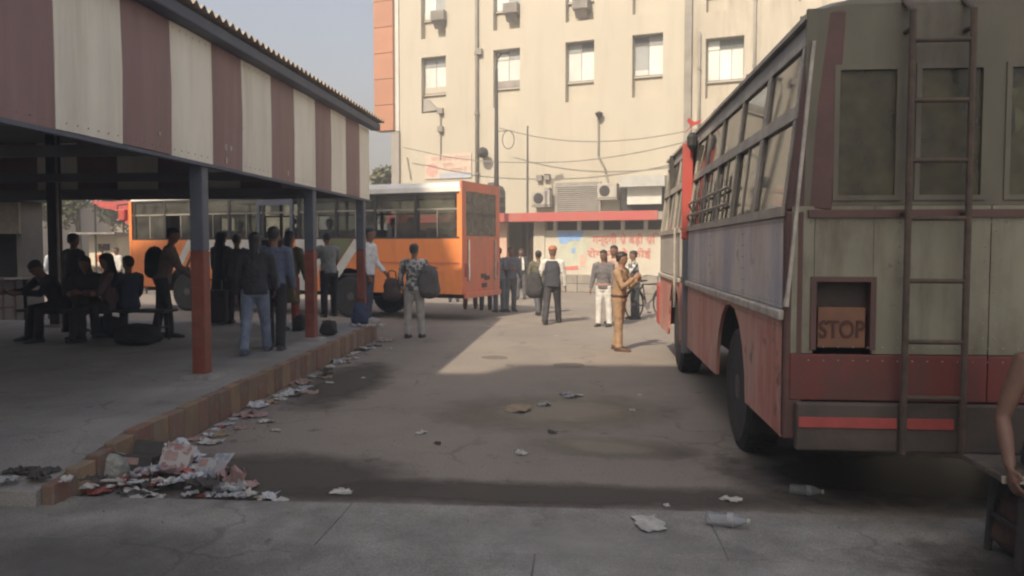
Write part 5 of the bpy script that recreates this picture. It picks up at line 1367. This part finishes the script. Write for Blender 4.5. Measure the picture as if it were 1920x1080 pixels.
# ================================================================== LEFT BACKGROUND: kiosks, railing, trees
def kiosk(px0, px1, ytop, ybase_px, wallm, roofm, label, depth=2.5, sign=None):
    a = G(px0, ybase_px); c = atY(px1, 500, a.y); zt = atY(px0, ytop, a.y).z
    ctr = Vector(((a.x + c.x) / 2, a.y, 0)); r = root("kiosk", ctr, label, "kiosk"); w = (c.x - a.x) / 2
    MB().box(-w, w, 0, .12, 0, .95).build("counter_wall", wallm, r)
    MB().box(-w - .1, w + .1, -.25, .2, .952, 1.0).build("counter", M_steel, r, bevel=.01)
    MB().box(-w, -w + .12, .002, depth, .0, zt).build("side_wall", wallm, r); MB().box(w - .12, w, .002, depth, 0, zt).build("side_wall", wallm, r)
    MB().box(-w + .12, w - .12, depth - .1, depth, 0, zt).build("back_wall", M_dark, r)
    MB().box(-w - .3, w + .3, -.7, depth + .2, zt, zt + .08).build("roof", roofm, r)
    if sign:
        n = len(sign); ww = 2 * w / n
        for k, m_ in enumerate(sign): MB().box(-w + k * ww + .004, -w + (k + 1) * ww - .004, -.06, -.004, zt - .72, zt - .02).build("sign_panel", m_, r)
    return r
M_kgrey = mat("kiosk_grey", (.22, .21, .19), (.17, .16, .145), 2, .8)
kiosk(-160, 42, 378, 603, M_kgrey, M_gutter, depth=.7, label="grey kiosk with red and cream sign at the far left", sign=[solid((.34, .09, .08), .7), solid((.34, .09, .08), .7), solid((.42, .37, .28), .7)])
pk = kiosk(170, 222, 440, 548, mat("kiosk_cream", (.66, .60, .46), (.60, .54, .42), 2, .8), M_steel, "pale cream kiosk beyond the shelter, behind the orange-shirted person", sign=None)
# its closed front board with dark marks
MB().box(-.55, .55, -.03, -.004, 1.01, atY(196, 440, pk.location.y).z - .02).build("front_board", mat("kiosk_board", (.68, .62, .48), (.62, .56, .44), 2, .8), pk)
for dx in (-.12, .06, .2): MB().box(dx - .07, dx + .06, -.04, -.031, 1.55, 1.8).build("printed_mark", solid((.10, .08, .07)), pk)
# red awning left of the orange bus front
aw = root("awning", at(222, 552) + Vector((-.3, 1.6, 0)), "red tarpaulin awning on poles beside the front of the orange bus", "awning")
az = atY(220, 385, aw.location.y).z
MB().prism([(-1.0, -1.0, az + .12), (1.0, -1.0, az), (1.0, -1.0, az - .55), (.3, -1.02, az - .75), (.2, -1.0, az - .3), (-.7, -1.0, az - .12)], (0, .02, 0)).build("valance", solid((.55, .10, .09), .7), aw)
MB().hexa([(-1.0, -.98, az), (1.0, -.98, az - .05), (1.0, 1, az + .2), (-1, 1, az + .2), (-1.0, -.98, az + .03), (1.0, -.98, az - .02), (1.0, 1, az + .23), (-1, 1, az + .23)]).build("tarpaulin", solid((.50, .09, .08), .7), aw)
for (x, y_) in ((-.95, -.9), (.95, -.9), (-.95, .9), (.95, .9)): MB().tube([(x, y_, 0), (x, y_, az + .02)], .035, 6).build("pole", M_dark, aw)
# railing in front of the far kiosk
p0, p1 = at(-40, 612), at(92, 598); d = p1 - p0
rl = root("railing", p0, "low maroon railing in front of the far left kiosk", "railing", rz=math.atan2(d.y, d.x)); Lr = d.length
for z in (.35, .95): MB().tube([(0, 0, z), (Lr, 0, z)], .025, 6).build("rail", solid((.17, .10, .10), .6), rl)
k = 0.0
while k <= Lr + .01: MB().tube([(k, 0, 0), (k, 0, 1.0)], .03, 6).build("post", solid((.17, .10, .10), .6), rl); k += Lr / 6
# distant walls closing the yard on the left
M_far = mat("far_wall", (.34, .29, .24), (.42, .36, .30), .5, .9)
def far_building(x0, x1, ytop, Y, m, label, rows=2):
    a = atY(x0, 470, Y); c = atY(x1, 470, Y); zt = atY(x0, ytop, Y).z; w = (c.x - a.x) / 2
    r = root("far_building", ((a.x + c.x) / 2, Y, 0), label, "building")
    MB().box(-w, w, 0, 5, 0, zt).build("wall", m, r); MB().box(-w - .2, w + .2, -.3, 5.2, zt, zt + .2).build("roof", M_concrete, r)
    n = max(2, int(2 * w / 3))
    for j in range(rows):
        for i in range(n):
            x = -w + (i + .5) * 2 * w / n; z = 1.0 + j * 3.1
            if z + 1.3 > zt: continue
            f = MB().box(x - .6, x + .6, -.03, -.004, z, z + 1.3).build("window", M_frame, r); MB().box(x - .52, x + .52, -.04, -.031, z + .08, z + 1.22).build("pane", M_oblk, f)
far_building(-420, 60, 300, 52, M_far, "grey-brown building far behind the trees at the left edge")
far_building(62, 250, 385, 58, mat("far_wall_b", (.40, .33, .27), (.34, .28, .23), .5, .9), "low brownish building behind the pale kiosk")
far_building(255, 560, 375, 60, mat("far_wall_c", (.45, .42, .37), (.38, .35, .31), .5, .9), "pale building far behind the orange bus windows")
far_building(640, 726, 330, 46, mat("far_wall_d", (.40, .42, .46), (.34, .36, .40), .5, .9), "bluish building glimpsed between shelter end and cream building")

# ---- trees
LEAF = []
for c1, c2 in (((.060, .075, .028), (.10, .105, .042)), ((.045, .060, .026), (.075, .085, .035)), ((.10, .10, .045), (.13, .12, .055))):
    LEAF.append(mat("leaf_%d" % int(c1[0] * 1000), c1, c2, 3, .7))
M_bark = mat("bark", (.12, .09, .065), (.075, .058, .044), 8, .95, .5, 30, stretch=(1, 1, .3))
def tree(loc, h, cr, label, seed, n=1500, trunk=.16, cz=None):
    rnd = random.Random(seed); r = root("tree", loc, label, "tree")
    t = MB(); top = h * .62
    pts = [Vector((0, 0, 0)), Vector((rnd.uniform(-.1, .1), rnd.uniform(-.1, .1), top * .5)), Vector((rnd.uniform(-.3, .3), rnd.uniform(-.3, .3), top))]
    t.tube(pts, [trunk, trunk * .75, trunk * .4], 8)
    clumps = []
    for k in range(9):
        a = rnd.uniform(0, 6.28); rr = cr * rnd.uniform(.3, .9); z = h * rnd.uniform(.5, .95)
        e = Vector((rr * math.cos(a), rr * math.sin(a), z)); b0 = pts[1].lerp(pts[2], rnd.uniform(.1, .95))
        t.tube([b0, b0.lerp(e, .5) + Vector((0, 0, .15)), e], [trunk * .35, trunk * .2, trunk * .07], 5)
        clumps.append((e, cr * rnd.uniform(.3, .55)))
    t.build("trunk", M_bark, r)
    for li in range(3):
        m = MB()
        for k in range(n // 3):
            c, cr_ = rnd.choice(clumps); d = Vector((rnd.gauss(0, 1), rnd.gauss(0, 1), rnd.gauss(0, .8))).normalized() * cr_ * rnd.uniform(.35, 1.05) ** .6
            p = c + d; s = rnd.uniform(.09, .20); u = Vector((rnd.gauss(0, 1), rnd.gauss(0, 1), rnd.gauss(0, .5))).normalized(); v = u.orthogonal().normalized()
            v = (v + u.cross(v) * rnd.uniform(-1, 1)).normalized()
            m.add([p - u * s, p + v * s * .45, p + u * s, p - v * s * .45], [(0, 1, 2, 3)])
        m.build("crown", LEAF[li], r)["kind"] = "stuff"
    return r
tree(atY(150, 470, 34).xy.to_3d(), 6.6, 2.5, "leafy dark tree beyond the shelter right of the back post", 3, 2600)
tree(atY(66, 470, 37).xy.to_3d(), 6.8, 2.6, "dense dark tree beyond the shelter left of the back post", 5, 2600)
tree(atY(212, 470, 44).xy.to_3d(), 6.5, 2.0, "lighter tree behind the red awning", 8, 1800)
tree(atY(694, 470, 40).xy.to_3d(), 5.9, 1.2, "small tree seen past the end of the shelter roof", 9, 1200)
tree(atY(-30, 470, 33).xy.to_3d(), 7.2, 2.8, "large tree at the far left edge behind the grey kiosk", 11, 2400)

# ================================================================== YARD DETAILS
def disc(px, py, rx, label):
    p = at(px, py); r = root("manhole_cover", p, label, "manhole cover")
    MB().lathe([(rx, .001), (rx, .008), (rx * .96, .010)], (0, 0, 0), n=28).build("cover", mat("iron_cover", (.13, .11, .092), (.17, .145, .12), 8, .8, .4), r)
    MB().lathe([(rx * 1.12, .0005), (rx * 1.12, .006)], (0, 0, 0), n=28).build("collar", M_plat, r)
disc(926, 671, .20, "round iron manhole cover in the sunlit patch"); disc(1066, 685, .22, "round iron manhole cover on the edge of the shade")

# ---- litter: crumpled paper, plastic, boxes
rl_ = random.Random(21)
PAPER = [mat("litter_white", (.52, .505, .47), (.36, .345, .315), 12, .8, .3), mat("litter_grey", (.36, .37, .38), (.28, .285, .29), 12, .8, .3), mat("litter_tan", (.32, .24, .155), (.24, .18, .12), 12, .8, .3),
         mat("litter_red", (.34, .085, .065), (.26, .075, .06), 12, .7, .3), mat("litter_dark", (.05, .046, .042), (.07, .064, .058), 12, .8, .3), mat("litter_pink", (.36, .24, .22), (.28, .19, .175), 12, .8, .3),
         mat("litter_print", (.40, .36, .345), (.27, .15, .13), 14, .7, .3, lo=.49, hi=.53), mat("litter_blue_print", (.40, .395, .40), (.24, .26, .31), 16, .7, .3, lo=.48, hi=.53)]
M_plastic = mat("thin_plastic", (.52, .53, .55), (.40, .41, .43), 20, .25, .5)
def crumple(s, flat=.5, n=6):
    m = MB(); pts = {}
    for j in range(n + 1):
        for i in range(n + 1):
            x, y_ = (i / n - .5) * s, (j / n - .5) * s * rl_.uniform(.62, .72)
            z = abs(rl_.gauss(0, .22)) * s * flat + .004
            m.v.append((x + rl_.uniform(-.09, .09) * s, y_ + rl_.uniform(-.09, .09) * s, z))
    for j in range(n):
        for i in range(n):
            a = j * (n + 1) + i; m.f.append((a, a + 1, a + n + 2, a + n + 1))
    return m
CN = {0: 'white', 1: 'grey', 2: 'tan', 3: 'red', 4: 'blackish', 5: 'dull pink', 6: 'red-printed', 7: 'blue-printed', -1: 'shiny plastic'}
def scrap(loc, s, mi, label, group, flat=.5, name="paper_scrap", cat="scrap"):
    if group: label = CN[mi] + ' ' + label
    o = crumple(s, flat).build(name, PAPER[mi] if mi >= 0 else M_plastic)
    o.location = loc; o.rotation_euler = (0, 0, rl_.uniform(0, 6.28))
    sm = o.modifiers.new("thick", 'SOLIDIFY'); sm.thickness = .003
    tag(o, label, cat, group); return o
GK = "litter along the kerb"
for k in range(64):                                  # drift of scraps along the kerb foot
    y_ = 6.2 + 8.0 * (k / 64) + rl_.uniform(-.15, .15)
    x = kx(y_) + .06 + abs(rl_.gauss(0, .16))
    mi = rl_.choice([0, 0, 0, 1, 1, -1, 2, 4, 5])
    scrap(Vector((x, y_, .002)), rl_.uniform(.07, .24), mi, "crumpled scrap lying along the foot of the brick kerb", GK, rl_.uniform(.12, .5))
GY = "litter on the yard"
spots = [(500, 792, .14, 0), (518, 808, .08, 0), (682, 710, .07, 0), (790, 813, .10, 0), (977, 851, .12, 0), (1186, 771, .08, 0), (640, 925, .14, 0), (560, 742, .12, 4), (648, 660, .10, 0), (1043, 631, .06, 0), (1060, 740, .12, 1), (1020, 760, .14, 1), (1200, 742, .06, 0),
         (870, 632, .06, 0), (918, 612, .06, 0), (1070, 745, .16, 1), (550, 720, .10, 3), (415, 802, .08, 3), (820, 833, .07, 4), (1035, 812, .10, 4), (1085, 743, .1, 0), (730, 655, .10, 0), (620, 690, .14, 0), (1370, 940, .12, 0), (1250, 950, .05, 0)]
for (px, py, s, mi) in spots:
    scrap(at(px, py) + Vector((0, 0, .002)), s, mi, "small scrap lying loose on the open yard", GY, .4)
scrap(at(972, 768) + Vector((0, 0, .003)), .34, 2, "flattened yellowish carton in the middle of the shaded yard", None, .16, "carton", "carton")
scrap(at(1215, 985, .04) + Vector((0, 0, .006)), .24, 0, "crumpled white paper on the pavement edge", None, .16, "crumpled_paper", "paper")
scrap(at(432, 912) + Vector((0, 0, .01)), .26, 5, "torn pale plastic sheet at the right end of the rubbish heap", None, .9, "plastic_sheet", "plastic sheet")
GH = "loose scraps in the rubbish heap"
for k in range(120):                                  # the heap by the near kerb
    y_ = 4.96 + 1.05 * rl_.random() ** 1.6; w_ = 1.35 - 1.1 * (y_ - 4.96)
    x = kx(y_) + .05 + rl_.random() ** 1.1 * w_; h_ = .15 * max(0, 1 - abs((x - kx(y_)) / w_ - .5) * 2) * rl_.random()
    mi = rl_.choice([0, 0, 0, 1, 1, 4, 4, 4, 4, 4, 5, 2, 7, 3, -1, -1])
    scrap(Vector((x, y_, .004 + h_)), rl_.choice([.06, .08, .1, .13, .16, .22]), mi, "scrap in the rubbish heap by the near kerb end", GH, rl_.uniform(.15, .7))
for (px, py, s, mi) in ((45, 912, .18, 0), (60, 890, .2, 4), (85, 890, .16, 4), (15, 905, .12, 1), (135, 915, .14, 5), (160, 918, .14, 0), (178, 905, .16, 4), (92, 912, .10, 2), (125, 905, .10, 0), (150, 912, .12, 4), (70, 900, .16, 4), (30, 890, .14, 4), (110, 925, .1, 1)):
    scrap(at(px, py, .045) + Vector((0, 0, .01)) if py > 905 else at(px, py, .16) + Vector((0, 0, .012)), s, mi, "scrap left of the rubbish heap at the platform corner", "scraps at the platform corner", .5)
def carton(px, py, dims, mi, rot, label, z=0):
    p = at(px, py) + Vector((0, 0, z)); r = root("carton", p, label, "carton"); r.rotation_euler = rot
    a, b_, h = dims
    MB().box(-a, a, -b_, b_, 0, h).build("box", PAPER[mi], r, bevel=.006)
    MB().hexa([(-a, b_, h), (a, b_, h), (a, b_ * 1.5, h + .09), (-a, b_ * 1.5, h + .09), (-a, b_, h + .004), (a, b_, h + .004), (a, b_ * 1.5, h + .094), (-a, b_ * 1.5, h + .094)]).build("flap", PAPER[mi], r)
    MB().box(-a * .75, a * .1, -b_ - .004, -b_ - .001, h * .55, h * .9).build("printed_panel", PAPER[5], r)
carton(322, 900, (.10, .06, .17), 6, (R(-32), R(12), R(15)), "red and white printed carton leaning in the middle of the rubbish heap", .03)
carton(385, 908, (.09, .05, .15), 7, (R(-40), R(-8), R(-20)), "blue and white printed carton slumped right of the red one", .03)
carton(262, 895, (.10, .08, .14), 4, (R(-10), R(5), R(8)), "dark open carton in the rubbish heap", .02)
pillow("rubbish_bag", at(205, 905) + Vector((0, .05, 0)), (.26, .22, .20), (.34, .34, .30), "knotted pale grey rubbish bag in the heap", rough=.4)
pillow("rag", at(48, 893) + Vector((0, 0, .05)), (.22, .16, .09), (.028, .025, .022), "black rag at the left end of the rubbish heap", "rag")
# stick with a red end
st_ = root("stick", at(187, 918) + Vector((0, 0, .05)), "white stick with red tip lying before the rubbish heap", "stick")
MB().tube([(0, 0, .012), (.42, .05, .012)], .011, 8).build("shaft", PAPER[0], st_); MB().tube([(-.05, -.006, .016), (.0, 0, .016)], .02, 8).build("tip", PAPER[3], st_)
# plastic bottles
M_pet = glassmat("clear_plastic", (.86, .88, .90), .22, (.62, .64, .66), 1.4, .1)
def bottle(loc, rz, label, sc_=1.0):
    r = root("plastic_bottle", loc, label, "bottle", rz=rz)
    pr = [(.02, 0), (.036, .006), (.038, .03), (.034, .05), (.038, .07), (.034, .09), (.038, .11), (.037, .16), (.026, .19), (.013, .21), (.013, .225)]
    MB().lathe([(a * sc_, b_ * sc_) for a, b_ in pr], (0, 0, .039 * sc_), axis='x', n=16).build("bottle_body", M_pet, r, smooth=True)
    MB().lathe([(.016 * sc_, .222 * sc_), (.016 * sc_, .24 * sc_)], (0, 0, .039 * sc_), axis='x', n=12).build("cap", PAPER[0], r)
    MB().lathe([(.0388 * sc_, .118 * sc_), (.0388 * sc_, .15 * sc_)], (0, 0, .039 * sc_), axis='x', n=16).build("label_band", PAPER[1], r)
bottle(at(1480, 926), R(-14), "clear plastic bottle lying in the shade behind the red bus", .9)
bottle(at(1322, 984, .04) + Vector((0, 0, .003)), R(-12), "crushed clear plastic bottle lying on the pavement edge", 1.05)
# white polythene on the platform corner
for k in range(5):
    scrap(Vector((kx(13.6) - .25 + .12 * k, 13.65 + rl_.uniform(-.1, .1), .285)), .14, 0, "polythene scrap on the platform corner by the blue bag", "polythene on the platform corner", .8, "polythene", "polythene")

# ---- grit and crumbs of dirt over the yard and pavement
gm = MB(); rg_ = random.Random(4)
for k in range(1100):
    if k < 120: y_ = rg_.uniform(2.6, 4.85); x = rg_.uniform(-.75 * y_ - .2, .55 * y_); z = .041
    else:
        y_ = 5.0 + 13 * rg_.random() ** 1.6; x = rg_.uniform(kx(min(y_, 14)) + .03, 1.1) if rg_.random() < .6 else kx(min(y_, 14)) + .05 + abs(rg_.gauss(0, .35)); z = .001
    s = rg_.uniform(.003, .011); a = rg_.uniform(0, 6.28)
    q = [Vector((s * math.cos(a + i * 2.1) * rg_.uniform(.6, 1.2), s * math.sin(a + i * 2.1) * rg_.uniform(.6, 1.2), 0)) for i in range(3)]
    c_ = Vector((x, y_, z)); gm.add([c_ + q[0], c_ + q[1], c_ + q[2], c_ + Vector((0, 0, s * .8))], [(0, 1, 3), (1, 2, 3), (2, 0, 3)])
go = gm.build("grit", mat("grit_brown", (.10, .085, .07), (.24, .21, .18), 40, .95)); go["kind"] = "stuff"
tag(go, "small dark grit and crumbs scattered over yard and pavement", "grit")

# ---- stains and patches on yard and pavement
def stain(x, y, w, h, z, m, label, rz=0):
    o = MB().add([(-w / 2, -h / 2, 0), (w / 2, -h / 2, 0), (w / 2, h / 2, 0), (-w / 2, h / 2, 0)], [(0, 1, 2, 3)]).build("ground_patch", m)
    o.location = (x, y, z); o.rotation_euler = (0, 0, rz); tag(o, label, "stain", None)
S_black = stainmat("black_patch", (.035, .031, .027), .45, 1.7); S_dirt = stainmat("stain_dirt", (.085, .072, .058), .9, 1.3); S_damp = stainmat("stain_damp", (.075, .072, .068), .4, 1.1); S_pale = stainmat("stain_pale", (.42, .41, .385), .85, 1.0)
stain(2.6, 5.95, 4.2, 2.0, .004, S_black, "wide black patch on the yard under the tail of the red bus")  # near-black sheet laid over the ground, fading to a ragged edge
stain(2.7, 3.75, 3.2, 2.2, .0475, S_black, "black patch on the pavement at the right edge")
stain(-.5, 5.28, 6.6, .75, .005, S_dirt, "dark strip of dirt along the pavement edge")
stain(-2.3, 5.55, 2.9, 1.7, .006, S_dirt, "brown dirt spread round the rubbish heap")
stain(-.3, 8.0, 3.2, 2.4, .0045, S_damp, "faint dark stain in the middle of the shaded yard", .3)
stain(-2.9, 9.6, 1.3, 4.6, .0045, S_dirt, "dirt patch along the kerb halfway down the platform", .05)
stain(.2, 6.6, 2.0, .9, .0055, S_damp, "damp patch in front of the red bus rear wheel", -.2)
stain(-2.5, 3.75, 3.4, 1.7, .0475, stainmat("dark_patch_faint", (.12, .115, .105), .6, .7), "dark patch on the left pavement")  # left slabs slightly darker, the middle slightly paler
stain(.0, 4.3, 2.6, 1.0, .048, stainmat("pale_patch_faint", (.36, .345, .31), .85, .55), "pale patch in the middle of the pavement")
# ================================================================== DUSTY AIR
hz = MB().box(-248, 248, -68, 248, -1.0, 32.0).build("haze", None)
hz["kind"] = "stuff"
hm = bpy.data.materials.new("dusty_air"); hm.use_nodes = True
hn = hm.node_tree; hn.nodes.clear()
pv = hn.nodes.new("ShaderNodeVolumePrincipled"); ho = hn.nodes.new("ShaderNodeOutputMaterial")
pv.inputs["Color"].default_value = (0.93, 0.90, 0.85, 1)
pv.inputs["Density"].default_value = 0.0092
pv.inputs["Anisotropy"].default_value = 0.2
hn.links.new(pv.outputs[0], ho.inputs["Volume"])
hz.data.materials.append(hm)
